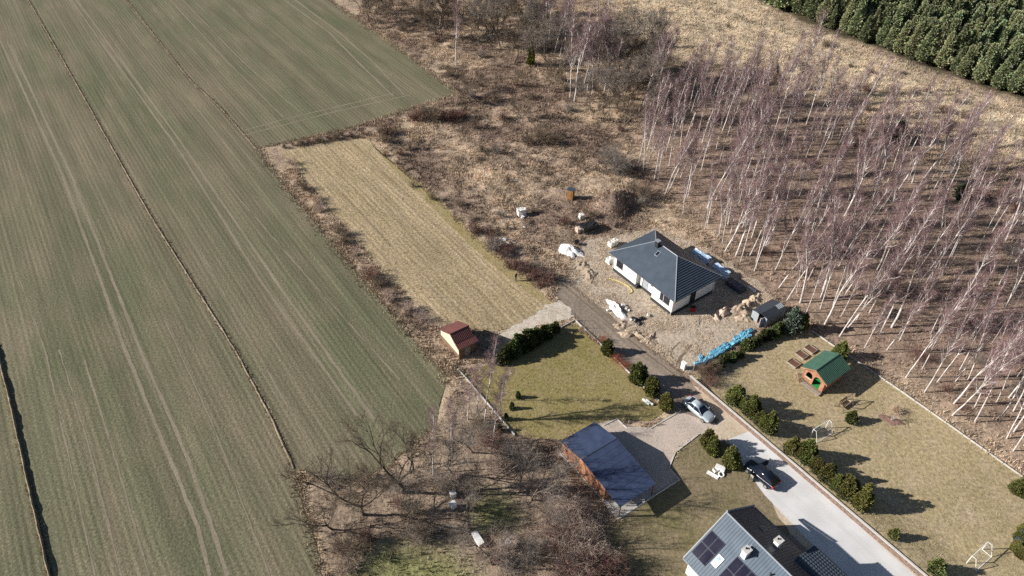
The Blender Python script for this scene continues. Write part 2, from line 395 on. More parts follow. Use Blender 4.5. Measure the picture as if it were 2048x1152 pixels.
soil('field_crop', (.142, .146, .088), (.182, .165, .110), (.25, .205, .145), sx=4, sy=1, big=.06, mid=.2, fine=3.4, kmid=.65, contrast=.6, bmp=.09, bsc=3.2, streak=(40, 1.6, .26, .42))
soil('meadow_hay', (.41, .325, .205), (.365, .29, .175), (.48, .39, .265), sx=3, sy=1, big=.12, mid=.5, fine=2.4, kmid=.55, contrast=.65, bmp=.10, bsc=2.6, streak=(14, 1.2, .3, .38))
soil('moss_edge', (.31, .255, .12), (.345, .28, .145), (.38, .31, .19), big=.2, mid=.6, fine=3, kmid=.6, contrast=.45, bmp=.06)
soil('lawn_grass', (.25, .215, .085), (.30, .25, .12), (.35, .28, .165), big=.10, mid=.45, fine=2.4, kmid=.55, contrast=.48, bmp=.07, bsc=3)
soil('garden_grass', (.42, .345, .205), (.36, .295, .175), (.45, .365, .26), big=.09, mid=.35, fine=2.2, kmid=.75, contrast=.58, bmp=.06, bsc=3)
soil('yard_earth', (.46, .385, .305), (.385, .32, .25), (.53, .45, .365), big=.18, mid=.5, fine=2.0, kmid=.7, contrast=.6, bmp=.10, bsc=1.6)
soil('track_mud', (.23, .19, .155), (.285, .235, .19), (.36, .295, .24), sx=5, sy=1, big=.3, mid=.8, fine=2.4, kmid=.6, contrast=.4, bmp=.06, streak=(10, 1.0, .3))
soil('sand_pale', (.66, .60, .52), (.56, .49, .41), (.34, .28, .20), big=.3, mid=.8, fine=2.2, kmid=.55, contrast=.35, bmp=.04)
soil('gravel_pad', (.55, .465, .40), (.46, .395, .35), (.42, .37, .325), big=.25, mid=.7, fine=5, kmid=.5, contrast=.35, bmp=.03, bsc=6)
soil('sand_verge', (.58, .49, .39), (.52, .43, .32), (.60, .51, .42), big=.25, mid=.8, fine=3, kmid=.5, contrast=.25, bmp=.03)
soil('backyard_grass', (.185, .165, .085), (.24, .195, .125), (.28, .22, .155), big=.14, mid=.5, fine=2.2, kmid=.6, contrast=.5, bmp=.08)
soil('wheel_track_earth', (.285, .245, .185), (.25, .215, .16), (.20, .178, .122), sx=8, sy=1, big=.3, mid=.8, fine=3, kmid=.6, contrast=.35, bmp=.03)
soil('bank_straw', (.36, .30, .22), (.28, .225, .16), (.20, .16, .115), big=.3, mid=1.0, fine=2.5, kmid=.6, contrast=.5, bmp=.12)
def road_material():
    m, t, b = new_mat('road_concrete'); o = objc(t); v = rotated(t, 10, 1)
    col = mixc(t, ramp(t, noise(t, o, .35, 4), .35, .65), (.62, .625, .635), (.71, .715, .725))
    col = mixc(t, ramp(t, noise(t, v, 1.3, 3), .45, .7, 0, .35), col, (.54, .52, .49))
    col = mixc(t, .25, col, mixc(t, noise(t, o, 4, 4, .7), (.3, .3, .3), (.7, .7, .7)), 'OVERLAY')
    t.links.new(col, b.inputs['Base Color']); b.inputs['Roughness'].default_value = .85; b.inputs['Specular IOR Level'].default_value = .2
    bump(t, b, noise(t, o, 6, 3), .5, .006)
road_material()

def ragged(poly, step, amt, seed):
    pts = []; n = len(poly)
    for i in range(n):
        a, b = np.array(poly[i]), np.array(poly[(i + 1) % n]); L = np.linalg.norm(b - a)
        k = int(np.clip(L / step, 1, 220)); nrm = np.array([-(b - a)[1], (b - a)[0]]) / (L + 1e-9)
        for j in range(k):
            p = a + (b - a) * j / k
            pts.append(p + nrm * amt * (vnoise(np.array([p[0] / 1.1 + seed]), np.array([p[1] / 1.1]), seed)[0] * 1.3 + vnoise(np.array([p[0] * 2.2]), np.array([p[1] * 2.2]), seed + 5)[0] * .7 - 1.0))
    return pts
def sheet(name, poly, z, mat, step=.7, amt=.35, seed=1, label=None):
    pts = ragged(poly, step, amt, seed) if amt else [np.array(p) for p in poly]
    bm = bmesh.new(); vs = [bm.verts.new((p[0], p[1], z)) for p in pts]
    f = bm.faces.new(vs); bm.normal_update()
    if f.normal.z < 0: f.normal_flip()
    bmesh.ops.triangulate(bm, faces=[f], ngon_method='EAR_CLIP')
    m = bpy.data.meshes.new(name); bm.to_mesh(m); bm.free(); m.materials.append(MATS[mat])
    o = put(name, m); tag(o, label, None, kind='structure'); return o
sheet('crop_field', FIELD, .020, 'field_crop', 1.0, .5, 2, 'winter crop field with long seed rows')
sheet('hay_meadow', MEADOW, .020, 'meadow_hay', .8, .5, 3, 'mown straw coloured meadow')
sheet('moss_strip', MOSS, .026, 'moss_edge', .6, .5, 4, 'mossy yellow green edge of the meadow')
sheet('back_lawn', LAWN, .024, 'lawn_grass', .8, .25, 5, 'yellow green lawn behind the dark roofed carport')
sheet('building_yard', YARD, .018, 'yard_earth', .7, .9, 6, 'bare sandy earth around the new white house')
sheet('dirt_track', TRACK, .026, 'track_mud', .6, .35, 7, 'brown dirt track')
sheet('sand_patch', SANDPATCH, .032, 'sand_pale', .5, 1.0, 8, 'pale sandy patch at the meadow corner')
sheet('rear_garden', BACKYARD, .022, 'backyard_grass', .7, .3, 9, 'trampled grass behind the steel roofed house')
sheet('gravel_pad', GRAVEL, .036, 'gravel_pad', .6, .06, 10, 'pinkish gravel pad in front of the carport')
sheet('sand_verge', ROADSAND, .040, 'sand_verge', .5, .3, 11, 'sandy verge between road and stone wall')
sheet('sand_strip', SIDE, .042, 'sand_verge', .5, .35, 12, 'beige sand strip along the concrete road')
sheet('concrete_road', ROAD, .050, 'road_concrete', 1.0, .05, 13, 'pale concrete road')
# garden lawn, banked up behind the stone wall
x0, y0 = GARDEN.min(0); x1, y1 = GARDEN.max(0)
la = np.arange(-2, 112, .6); lb = np.arange(0.12, 34, .6)
A_, B_ = np.meshgrid(la, lb)
PX = WALL_A[0] + A_ * WALL_D[0] + B_ * WALL_N[0]; PY = WALL_A[1] + A_ * WALL_D[1] + B_ * WALL_N[1]
ins = sdist(PX.ravel(), PY.ravel(), GARDEN) < .25
PZ = garden_z(PX.ravel(), PY.ravel()) + (fbm(PX.ravel() / 1.6, PY.ravel() / 1.6, 8, 2) - .5) * .05
na = len(la); I = (np.arange(len(lb) - 1)[:, None] * na + np.arange(na - 1)[None]).ravel()
F = np.stack([I, I + 1, I + na + 1, I + na], 1); F = F[ins[F].all(1)]
used = np.unique(F); remap = np.zeros(PX.size, int); remap[used] = np.arange(len(used))
tag(put('garden_lawn', mesh_np('garden_lawn', np.stack([PX.ravel(), PY.ravel(), PZ], 1)[used], remap[F], 'garden_grass', smooth=True)), 'straw yellow garden lawn behind the stone wall', None, kind='structure')

# wheel tracks pressed into the crop
def strip(name, pts, width, z, mat, seed, label=None, jit=.10):
    P = [np.array(G(*p)[:2]) for p in pts]; L, Rr = [], []; dense = []
    for i in range(len(P) - 1):
        n = max(2, int(np.linalg.norm(P[i + 1] - P[i]) / 1.5)); dense += [P[i] + (P[i + 1] - P[i]) * k / n for k in range(n)]
    dense.append(P[-1]); V = []; F = []
    for i, p in enumerate(dense):
        d = dense[min(i + 1, len(dense) - 1)] - dense[max(i - 1, 0)]; d /= np.linalg.norm(d); nn = np.array([-d[1], d[0]])
        k1, k2 = [(vnoise(np.array([p[0] * .8 + s]), np.array([p[1] * .8]), seed)[0] - .5) * jit * 2 for s in (0, 50)]
        a = p + nn * (width / 2 + k1); b = p - nn * (width / 2 + k2)
        V += [(b[0], b[1], z), (a[0], a[1], z)]
        if i: F.append((2 * i - 2, 2 * i, 2 * i + 1, 2 * i - 1))
    o = put(name, mesh_np(name, np.array(V), np.array(F), mat)); tag(o, label, None, kind='structure'); return o
tracks = [([(153, 0), (375, 302), (560, 575), (748, 838)], .45), ([(142, 0), (361, 305), (520, 560), (715, 832)], .45),
          ([(0, 80), (125, 350), (251, 700), (337, 912), (396, 1053), (420, 1152)], .5), ([(20, 90), (140, 345), (281, 700), (377, 920), (432, 1077), (455, 1152)], .5),
          ([(569, 0), (660, 67), (735, 143), (786, 191)], .5), ([(590, 0), (680, 67), (750, 128), (808, 190)], .5),
          ([(483, 262), (580, 236), (660, 217), (790, 186)], .4), ([(490, 270), (660, 226), (820, 190)], .4),
          ([(340, 0), (455, 125), (569, 236)], .3), ([(365, 0), (480, 118), (600, 225)], .3), ([(118, 700), (180, 900), (243, 1152)], .22), ([(169, 720), (235, 930), (298, 1152)], .25),
          ([(40, 560), (90, 700), (190, 1152)], .2), ([(400, 500), (540, 750), (640, 930)], .22), ([(330, 640), (430, 860), (540, 1152)], .2), ([(420, 330), (620, 560), (800, 760)], .22)]
for i, (p, wd) in enumerate(tracks):
    strip('wheel_track', p, wd * .85, .026 + .0005 * i, 'wheel_track_earth', 40 + i, 'pale wheel track through the crop')
# ruts in the building yard and on the track
simple('rut_dark', (.19, .145, .105), .95, .2, 2)
for i, p in enumerate([[(1372, 740), (1352, 722), (1340, 712), (1345, 698), (1360, 684)], [(1362, 745), (1342, 728), (1328, 715), (1326, 704)], [(1375, 700), (1358, 715), (1350, 735)], [(1383, 690), (1362, 715), (1356, 742)], [(1305, 700), (1330, 722), (1368, 752)]]):
    strip('tyre_rut', p, .22, .034 + .001 * i, 'rut_dark', 80 + i, 'dark tyre rut in the sandy yard', .09)
for i, p in enumerate([[(1130, 572), (1200, 632), (1290, 705), (1370, 765)], [(1142, 570), (1210, 628), (1300, 700)]]):
    strip('tyre_rut', p, .3, .033 + .001 * i, 'rut_dark', 90 + i, 'long tyre rut in the dirt track', .08)

# low grass banks between the fields, and a ridge shaped to shade like a ditch
def bank(name, pts, width, h, seed, label):
    P = [np.array(G(*p)[:2]) for p in pts]; dense = []
    for i in range(len(P) - 1):
        n = max(2, int(np.linalg.norm(P[i + 1] - P[i]) / .7)); dense += [P[i] + (P[i + 1] - P[i]) * k / n for k in range(n)]
    dense.append(P[-1]); V = []; F = []
    for i, p in enumerate(dense):
        d = dense[min(i + 1, len(dense) - 1)] - dense[max(i - 1, 0)]; d /= np.linalg.norm(d); nn = np.array([-d[1], d[0]])
        r = [vnoise(np.array([p[0] * 1.3 + s]), np.array([p[1] * 1.3]), seed)[0] for s in (0, 31, 62, 93)]
        hh = h * (.6 + .5 * r[0])
        wl = width * (.7 + .6 * r[1]); c = p + nn * (r[2] - .5) * width * .35
        for k, (o_, z) in enumerate(((1.0, .0), (.45, .8), (0.0, 1.0), (-.4, .85), (-.7, .0))):
            q = c - nn * o_ * wl * .6; V.append((q[0], q[1], hh * z + (.0 if z else .005)))
        if i:
            for k in range(4): F.append(((i - 1) * 5 + k, (i - 1) * 5 + k + 1, i * 5 + k + 1, i * 5 + k))
    o = put(name, mesh_np(name, np.array(V), np.array(F)[:, ::-1], 'bank_straw', smooth=True)); tag(o, label, None, kind='structure'); return o
BANKS = [([(52, -8), (120, 110), (300, 430), (470, 700), (540, 830), (588, 938)], .28, .2, 'straw grass bank between two crop strips'),
         ([(245, -10), (380, 160), (440, 215), (513, 298)], .28, .14, 'thin grass bank in the upper crop field'),
         ([(-8, 690), (20, 800), (55, 960), (108, 1185)], .30, .55, 'raised ridge beside the crop, its shadow standing in for a ditch')]  # ditch built as a raised ridge, shaped to cast its dark line
for i, (p, wd, h, lb_) in enumerate(BANKS): bank('field_bank', p, wd, h, 60 + i, lb_)
# ================================================================ DEAD GRASS (nobody could count it)
def tufts(name, P, H, Cc, blades, spread, label, wid=.045, lean=.55):
    n = len(P); b = blades
    base = np.repeat(P, b, 0); hh = np.repeat(H, b) * rng.uniform(.55, 1.1, n * b)
    ang = rng.uniform(0, 2 * math.pi, n * b); r = rng.uniform(0, 1, n * b) ** .5 * spread * np.repeat(.6 + H, b)
    base = base + np.stack([np.cos(ang) * r, np.sin(ang) * r, np.full(n * b, -.04)], 1)
    la = ang + rng.normal(0, .8, n * b); ll = hh * lean * rng.uniform(.3, 1.2, n * b)
    tip = base + np.stack([np.cos(la) * ll, np.sin(la) * ll, hh], 1)
    pa = rng.uniform(0, math.pi, n * b); wv = wid * (.6 + np.repeat(H, b)) * rng.uniform(.6, 1.6, n * b)
    d = np.stack([np.cos(pa) * wv, np.sin(pa) * wv, np.zeros(n * b)], 1)
    V = np.stack([base - d, base + d, tip], 1).reshape(-1, 3)
    F = np.arange(len(V)).reshape(-1, 3)
    c = np.repeat(np.repeat(Cc, b, 0) * rng.uniform(.75, 1.25, (n * b, 1)), 3, 0)
    return tag(put(name, mesh_np(name, V, F, 'grass_dry', np.clip(c, 0, .9))), label, 'grass', kind='stuff')
def proj(x, y):
    w_ = y * CP + CAM_H * SP
    return 1024 + FPX * x / w_, 576 - FPX * (y * SP - CAM_H * CP) / w_
def scatter(n, box, test):
    x = rng.uniform(box[0], box[1], n); y = rng.uniform(box[2], box[3], n)
    px, py = proj(x, y); ok = (px > -60) & (px < 2130) & (py > -70) & (py < 1260)
    x, y = x[ok], y[ok]; k = test(x, y); return x[k], y[k]
def rough_only(x, y):
    d = np.full(x.shape, 1e9)
    for p in FLATS: d = np.minimum(d, sdist(x, y, p))
    return d
def gzv(x, y):
    i = np.clip(np.searchsorted(gx, x) - 1, 0, nx - 2); j = np.clip(np.searchsorted(gy, y) - 1, 0, ny - 2)
    u = (x - gx[i]) / (gx[i + 1] - gx[i]); v = (y - gy[j]) / (gy[j + 1] - gy[j])
    return (GZ[j, i] * (1 - u) + GZ[j, i + 1] * u) * (1 - v) + (GZ[j + 1, i] * (1 - u) + GZ[j + 1, i + 1] * u) * v
def grass_open(x, y):
    d = rough_only(x, y); b = inpoly(x, y, BIRCHES); wd = inpoly(x, y, WOOD); pn = inpoly(x, y, PINES)
    keep = np.where(b, .30, np.where(wd, .35, np.where(pn, .05, 1.0)))
    cl = fbm(x / 1.5, y / 1.5, 77, 2)
    return (d > -.15) & (rng.uniform(0, 1, len(x)) < keep * np.clip((cl - .30) * 4, .05, 1))
x, y = scatter(420000, (-45, 160, 34, 228), grass_open)
c = zone_colour(x, y); n3 = fbm(x / 4, y / 4, 91, 2)[:, None]
c = c * 1.18 * (.6 + .76 * n3); c = c * np.where(rng.uniform(0, 1, (len(x), 1)) < .16, .5, 1.0)
H = rng.uniform(.22, .62, len(x)) * (.7 + .7 * fbm(x / 5, y / 5, 14, 2))
dp = np.minimum(pdist(x, y, FIELD), pdist(x, y, MEADOW))
tufts('dead_grass', np.stack([x, y, gzv(x, y)], 1), H, c, 5, .34, 'tussocks of dead straw grass over the rough ground')
# mown stubble of the meadow and short lawn grass
def rows(x, y): return inpoly(x, y, MEADOW) & (rng.uniform(0, 1, len(x)) < .35 + .65 * (np.sin((x * EB[0] + y * EB[1]) * 5.2 + 3 * fbm(x / 6, y / 6, 4, 2)) > 0))
x, y = scatter(90000, (-45, 25, 65, 150), rows)
c = np.array([.47, .385, .27]) * (.65 + .6 * fbm(x / 1.2, y / 1.2, 15, 2))[:, None]
tufts('meadow_stubble', np.stack([x, y, np.full(len(x), .02)], 1), rng.uniform(.07, .2, len(x)), c, 3, .22, 'short mown stubble of the meadow', .05, .8)
def lawnp(x, y): return inpoly(x, y, LAWN) | (inpoly(x, y, GARDEN) & (rng.uniform(0, 1, len(x)) < .75)) | (inpoly(x, y, BACKYARD) & (rng.uniform(0, 1, len(x)) < .5))
x, y = scatter(150000, (-12, 85, 30, 92), lawnp)
ig = inpoly(x, y, GARDEN); il = inpoly(x, y, LAWN)
c = np.where(ig[:, None], np.array([.46, .38, .235]), np.where(il[:, None], np.array([.29, .255, .11]), np.array([.30, .25, .15])))
c = c * (.72 + .55 * fbm(x / 1.4, y / 1.4, 16, 2))[:, None]
tufts('lawn_blades', np.stack([x, y, np.where(ig, garden_z(x, y), .024)], 1), rng.uniform(.06, .15, len(x)), c, 3, .2, 'short grass blades of the lawns', .05, .8)
# yard weeds, bank and boundary grass
def yardp(x, y):
    return inpoly(x, y, YARD) & (fbm(x / 2.2, y / 2.2, 18, 2) > .43)
x, y = scatter(60000, (5, 55, 65, 110), yardp)
c = np.array([.56, .465, .355]) * (.7 + .6 * fbm(x / 1.5, y / 1.5, 19, 2))[:, None]
tufts('yard_weeds', np.stack([x, y, np.full(len(x), .018)], 1), rng.uniform(.08, .28, len(x)), c, 4, .3, 'dry weeds on the building yard')
lines = [(p, wd * 1.7, .34) for (p, wd, h, l) in BANKS] + [([(515, 298), (600, 406), (700, 528), (800, 645), (893, 750)], 1.9, .55), ([(660, 0), (790, 92), (915, 187)], 1.8, .5), ([(915, 187), (700, 256), (515, 298)], 1.5, .5), ([(872, 850), (779, 932), (714, 964), (640, 957)], 1.2, .4), ([(588, 940), (612, 1020), (632, 1100), (648, 1170)], 1.6, .5)]
xs, ys, hs = [], [], []
for (p, wd, hh) in lines:
    P = GP(p)
    for i in range(len(P) - 1):
        L = np.linalg.norm(P[i + 1] - P[i]); k = int(L * wd * (9 if wd > 1 else 32)); t = rng.uniform(0, 1, k)
        t = np.clip(t + .004 * np.sin(t * 900), 0, 1); q = P[i] + (P[i + 1] - P[i]) * t[:, None] + rng.normal(0, wd * .3, (k, 2)); xs.append(q[:, 0]); ys.append(q[:, 1]); hs.append(rng.uniform(.3, 1.1, k) * hh)
x = np.concatenate(xs); y = np.concatenate(ys); H = np.concatenate(hs)
c = np.array([.50, .41, .31]) * (.5 + .8 * fbm(x / 1.3, y / 1.3, 22, 2))[:, None]
tufts('boundary_grass', np.stack([x, y, np.maximum(gzv(x, y), .02)], 1), H, c, 5, .3, 'pale dead grass along the field boundaries')

# ================================================================ BARE TREES
def dirv(az, el): return Vector((math.cos(az) * math.cos(el), math.sin(az) * math.cos(el), math.sin(el)))
class Twigs:
    """thin three-sided tapering twigs, collected in arrays"""
    def __init__(s): s.a = []; s.b = []; s.r = []
    def add(s, p, q, r): s.a.append(tuple(p)); s.b.append(tuple(q)); s.r.append(r)
    def mesh(s, name, mat):
        A = np.array(s.a); B = np.array(s.b); R_ = np.array(s.r)[:, None]; D = B - A
        D /= np.linalg.norm(D, axis=1)[:, None] + 1e-9
        U = np.cross(D, np.where(np.abs(D[:, 2:]) < .9, [[0, 0, 1.0]], [[1.0, 0, 0]])); U /= np.linalg.norm(U, axis=1)[:, None]; W = np.cross(D, U)
        v = [A + R_ * (U * math.cos(t) + W * math.sin(t)) for t in (0, 2.094, 4.189)] + [B]
        V = np.stack(v, 1).reshape(-1, 3); o = np.arange(len(A))[:, None] * 4
        F = np.concatenate([o + [0, 1, 3], o + [1, 2, 3], o + [2, 0, 3]]); return mesh_np(name, V, F, mat)
def limb(mb, p, d, L, r0, r1, n, R, wob=.12, up=.0, sides=5):
    pts = [Vector(p)]; d = Vector(d)
    for i in range(n):
        d = (d + Vector((R.gauss(0, wob), R.gauss(0, wob), R.gauss(0, wob) + up))).normalized(); pts.append(pts[-1] + d * L / n)
    mb.tube(pts, [r0 + (r1 - r0) * i / n for i in range(n + 1)], sides, cap=False); return pts, d
def spray(tw, pts, R, cnt, lmin, lmax, rad, droop=0.0, t0=.15, sub=2):
    for k in range(cnt):
        t = R.uniform(t0, 1) * (len(pts) - 1); i = min(int(t), len(pts) - 2); p = pts[i].lerp(pts[i + 1], t - i)
        d = (pts[i + 1] - pts[i]).normalized()
        e = (d * R.uniform(.4, 1.0) + Vector((R.gauss(0, .55), R.gauss(0, .55), R.gauss(0, .45)))).normalized()
        L = R.uniform(lmin, lmax); q = p + e * L; q.z -= droop * L * R.random(); tw.add(p, q, rad)
        for s in range(sub):
            m = p.lerp(q, R.uniform(.3, .9)); e2 = (e + Vector((R.gauss(0, .5), R.gauss(0, .5), R.gauss(0, .4)))).normalized()
            z = m + e2 * L * R.uniform(.4, .7); z.z -= droop * L * .6 * R.random(); tw.add(m, z, rad * .75)
def birch(seed, forked=False):
    R = random.Random(seed); mb = MB(); tw = Twigs(); Hh = 13.0
    stems = []
    lean = Vector((R.uniform(.0, .10), R.uniform(.02, .12), 1)).normalized()
    if forked:
        pts, d = limb(mb, (0, 0, -.3), lean, 5.0, .14, .11, 5, R, .04, .02, 7)
        for s in (-1, 1):
            a = R.uniform(0, 6.28); stems.append(limb(mb, pts[-1], (d + dirv(a + s * 1.5, .2) * .35).normalized(), 7.6, .085, .018, 7, R, .05, .06, 6)[0])
    else:
        stems.append(limb(mb, (0, 0, -.3), lean, Hh + .3, .10, .02, 10, R, .045, .03, 7)[0])
    for pts in stems:
        n = 20 if forked else 34; z0 = 4.6
        for k in range(n):
            t = R.uniform(.0 if forked else .36, .97) * (len(pts) - 1); i = min(int(t), len(pts) - 2); p = pts[i].lerp(pts[i + 1], t - i)
            rel = (p.z - z0) / (Hh - z0); L = max(.6, (1 - rel) * 2.1 + .5) * R.uniform(.6, 1.15)
            br, d = limb(mb, p, dirv(R.uniform(0, 6.28), R.uniform(.8, 1.3)), L * 1.1, .034 * (1.15 - .5 * max(0, rel)), .012, 4, R, .13, .05, 4)
            spray(tw, br, R, int(9 + 8 * L), .4, .95, .0108, .3, .25, 2)
        spray(tw, pts, R, 50, .4, 1.0, .0098, .1, .5 if not forked else .25, 2)
    return mb, tw
def bare_tree(seed, Hh=9, spread=.75, r=.28, twig=1.0, first=.22, nfork=3, limbs=None, rad=.013):
    R = random.Random(seed); mb = MB(); tw = Twigs()
    def grow(p, d, L, r0, lev):
        pts, dd = limb(mb, p, d, L, r0, r0 * .62, 4 if lev < 2 else 3, R, .13, .03, 7 if lev == 0 else (5 if lev < 3 else 4))
        if lev >= 5 or r0 < .022:
            spray(tw, pts, R, int(8 * twig), .5, 1.3, rad, .0, .0, 2); return
        if lev == 0 and limbs:
            for (e, l, q) in limbs: grow(pts[-1], Vector(e).normalized(), l, q, 1)
            return
        n = nfork if lev < 2 else R.choice((2, 3))
        for k in range(n):
            a = R.uniform(0, 6.28); side = dirv(a, R.uniform(-.1, .5))
            e = (dd * R.uniform(.55, 1.0) + side * spread * R.uniform(.6, 1.2)); e.z += .12
            grow(pts[-1] if k < 2 else pts[-2], e.normalized(), L * R.uniform(.62, .85) if lev else Hh * .32 * R.uniform(.8, 1.15), r0 * R.uniform(.52, .7), lev + 1)
        if lev >= 2: spray(tw, pts, R, int(5 * twig), .5, 1.2, rad, .0, .2, 1)
    grow((0, 0, -.3), (R.uniform(-.1, .1), R.uniform(-.1, .1), 1), Hh * first, r, 0)
    return mb, tw
def shrub(seed, Hh=2.0, W=1.6, stems=26, dense=1.35, rad=.015):
    R = random.Random(seed); tw = Twigs()
    for k in range(stems):
        a = R.uniform(0, 6.28); el = R.uniform(.5, 1.45); L = Hh * R.uniform(.55, 1.05)
        p = Vector((R.gauss(0, W * .13), R.gauss(0, W * .13), -.08)); d = dirv(a, el); pts = [p]
        for i in range(3):
            d = (d + Vector((R.gauss(0, .15), R.gauss(0, .15), .1))).normalized(); pts.append(pts[-1] + d * L / 3)
            tw.add(pts[-2], pts[-1] + d * .2, rad * 1.7 * (1.2 - i * .25))
        spray(tw, pts, R, int(9 * dense), Hh * .15, Hh * .42, rad, 0, .2, 2)
    return tw
BIRCH_V = []
for s in range(9):
    mb, tw = birch(100 + s, s in (3, 7)); m = mb.mesh('trunk'); m.materials.append(MATS['bark_birch'])
    m.polygons.foreach_set('use_smooth', [True] * len(m.polygons)); BIRCH_V.append((m, tw.mesh('crown', 'twig_birch')))
DARK_V = []
for s, kw, tm in ((1, dict(Hh=15, spread=.5, r=.30, twig=1.1, first=.24, limbs=(((-.75, .1, 1), 4.0, .19), ((.45, -.2, 1), 3.9, .18), ((.0, .3, 1), 3.0, .12))), 'twig_brown'),
                  (4, dict(Hh=13, spread=.55, r=.28, twig=1.1, first=.2, limbs=(((-1.3, .0, .75), 4.2, .19), ((.2, .2, 1), 3.4, .15), ((-.4, -.4, 1), 3.0, .13), ((.9, -.1, .8), 3.0, .11))), 'twig_brown'),
                  (6, dict(Hh=11, spread=.42, r=.17, twig=.7, first=.25), 'twig_grey'),
                  (9, dict(Hh=7.5, spread=.8, r=.15, twig=1.3, first=.2, rad=.024), 'twig_brown'),
                  (12, dict(Hh=9.5, spread=.5, r=.14, twig=1.3, first=.25, rad=.022), 'twig_grey'),
                  (15, dict(Hh=9.5, spread=.4, r=.12, twig=.6, first=.25, rad=.010), 'twig_grey')):
    mb, tw = bare_tree(200 + s, **kw); m = mb.mesh('trunk'); m.materials.append(MATS['bark_dark' if kw['r'] > .2 else 'bark_grey'])
    m.polygons.foreach_set('use_smooth', [True] * len(m.polygons)); DARK_V.append((m, tw.mesh('crown', tm)))
SHRUB_V = {}
for key, mt in (('brown', 'twig_brown'), ('red', 'twig_red'), ('grey', 'twig_grey'), ('pale', 'twig_pale'), ('orange', 'twig_orange')):
    SHRUB_V[key] = [shrub(300 + i + len(key) * 7, 2.0, 1.6 + .5 * i, 26 + 6 * i, 1.35).mesh('bare_shrub', mt) for i in range(3)]
SHRUB_F = {}
for key, mt in (('brown', 'twig_brown'), ('red', 'twig_red'), ('grey', 'twig_grey'), ('pale', 'twig_pale'), ('orange', 'twig_orange')):
    SHRUB_F[key] = [shrub(350 + i + len(key) * 7, 2.0, 1.8 + .5 * i, 26 + 6 * i, 1.7, .0085).mesh('bare_shrub', mt) for i in range(3)]
NTREE = {}
def tree(name, meshes, loc, scale, rz, label, cat, group, tilt=(0, 0), trunkname='trunk'):
    o = thing(name, label, cat, loc, rz, group); o.scale = (scale[0], scale[0], scale[1]); o.rotation_euler = (tilt[0], tilt[1], rz)
    put('trunk', meshes[0], o); put('crown', meshes[1], o); return o
# the birch stand
pts = []
tries = 0
bb0, bb1 = BIRCHES.min(0), BIRCHES.max(0)
cand_x, cand_y = scatter(9000, (bb0[0], bb1[0], bb0[1], bb1[1]), lambda x, y: inpoly(x, y, BIRCHES))
STANDFRONT = GP([(1430, 500), (1560, 600), (1800, 765), (2048, 925), (2300, 1080)])
front_ = pdist(cand_x, cand_y, STANDFRONT, False); order = np.concatenate([np.where(front_ < 9)[0], np.where(front_ >= 9)[0]])
for x, y in zip(cand_x[order], cand_y[order]):
    px, py = proj(x, y)
    if px > 2110: continue
    dens = fbm(np.array([x / 9]), np.array([y / 9]), 55, 2)[0]
    if px > 1700 and py < 330: md = 5.6
    else: md = 1.75 + 4.2 * max(0, dens - .40)
    if sdist(np.array([x]), np.array([y]), GARDEN)[0] < .7: continue
    if sdist(np.array([x]), np.array([y]), YARD)[0] < 1.2: continue
    if any((x - a) ** 2 + (y - b) ** 2 < md * md for a, b in pts): continue
    pts.append((x, y))
    if len(pts) >= 272: break
R = random.Random(5)
for (x, y) in pts:
    k = R.randrange(9); s = R.choice((.75, .9, 1.0, 1.05, 1.1, 1.2, 1.3)) * R.uniform(.94, 1.08)
    q = (np.array([x]), np.array([y])); df = float(pdist(*q, STANDFRONT, False)[0]); dh = float(pdist(*q, DRY)[0])
    shape = 'forked bare birch' if k in (3, 7) else ('tall straight bare birch' if s > 1.02 else 'slender short bare birch')
    place = 'on the front edge of the stand next to the gardens' if df < 4 else ('on the heath side of the birch stand' if dh < 14 else ('in the second rows of the stand behind the gardens' if df < 13 else 'deep inside the dense birch stand'))
    lab = shape + ' ' + place; grp = lab
    tree('birch_tree', BIRCH_V[k], (x, y, gz(x, y)), (s * R.uniform(.7, 1.1), s * 1.1), R.uniform(-.9, .9), lab, 'tree', grp, (R.gauss(-.015, .03), R.gauss(.01, .035)))
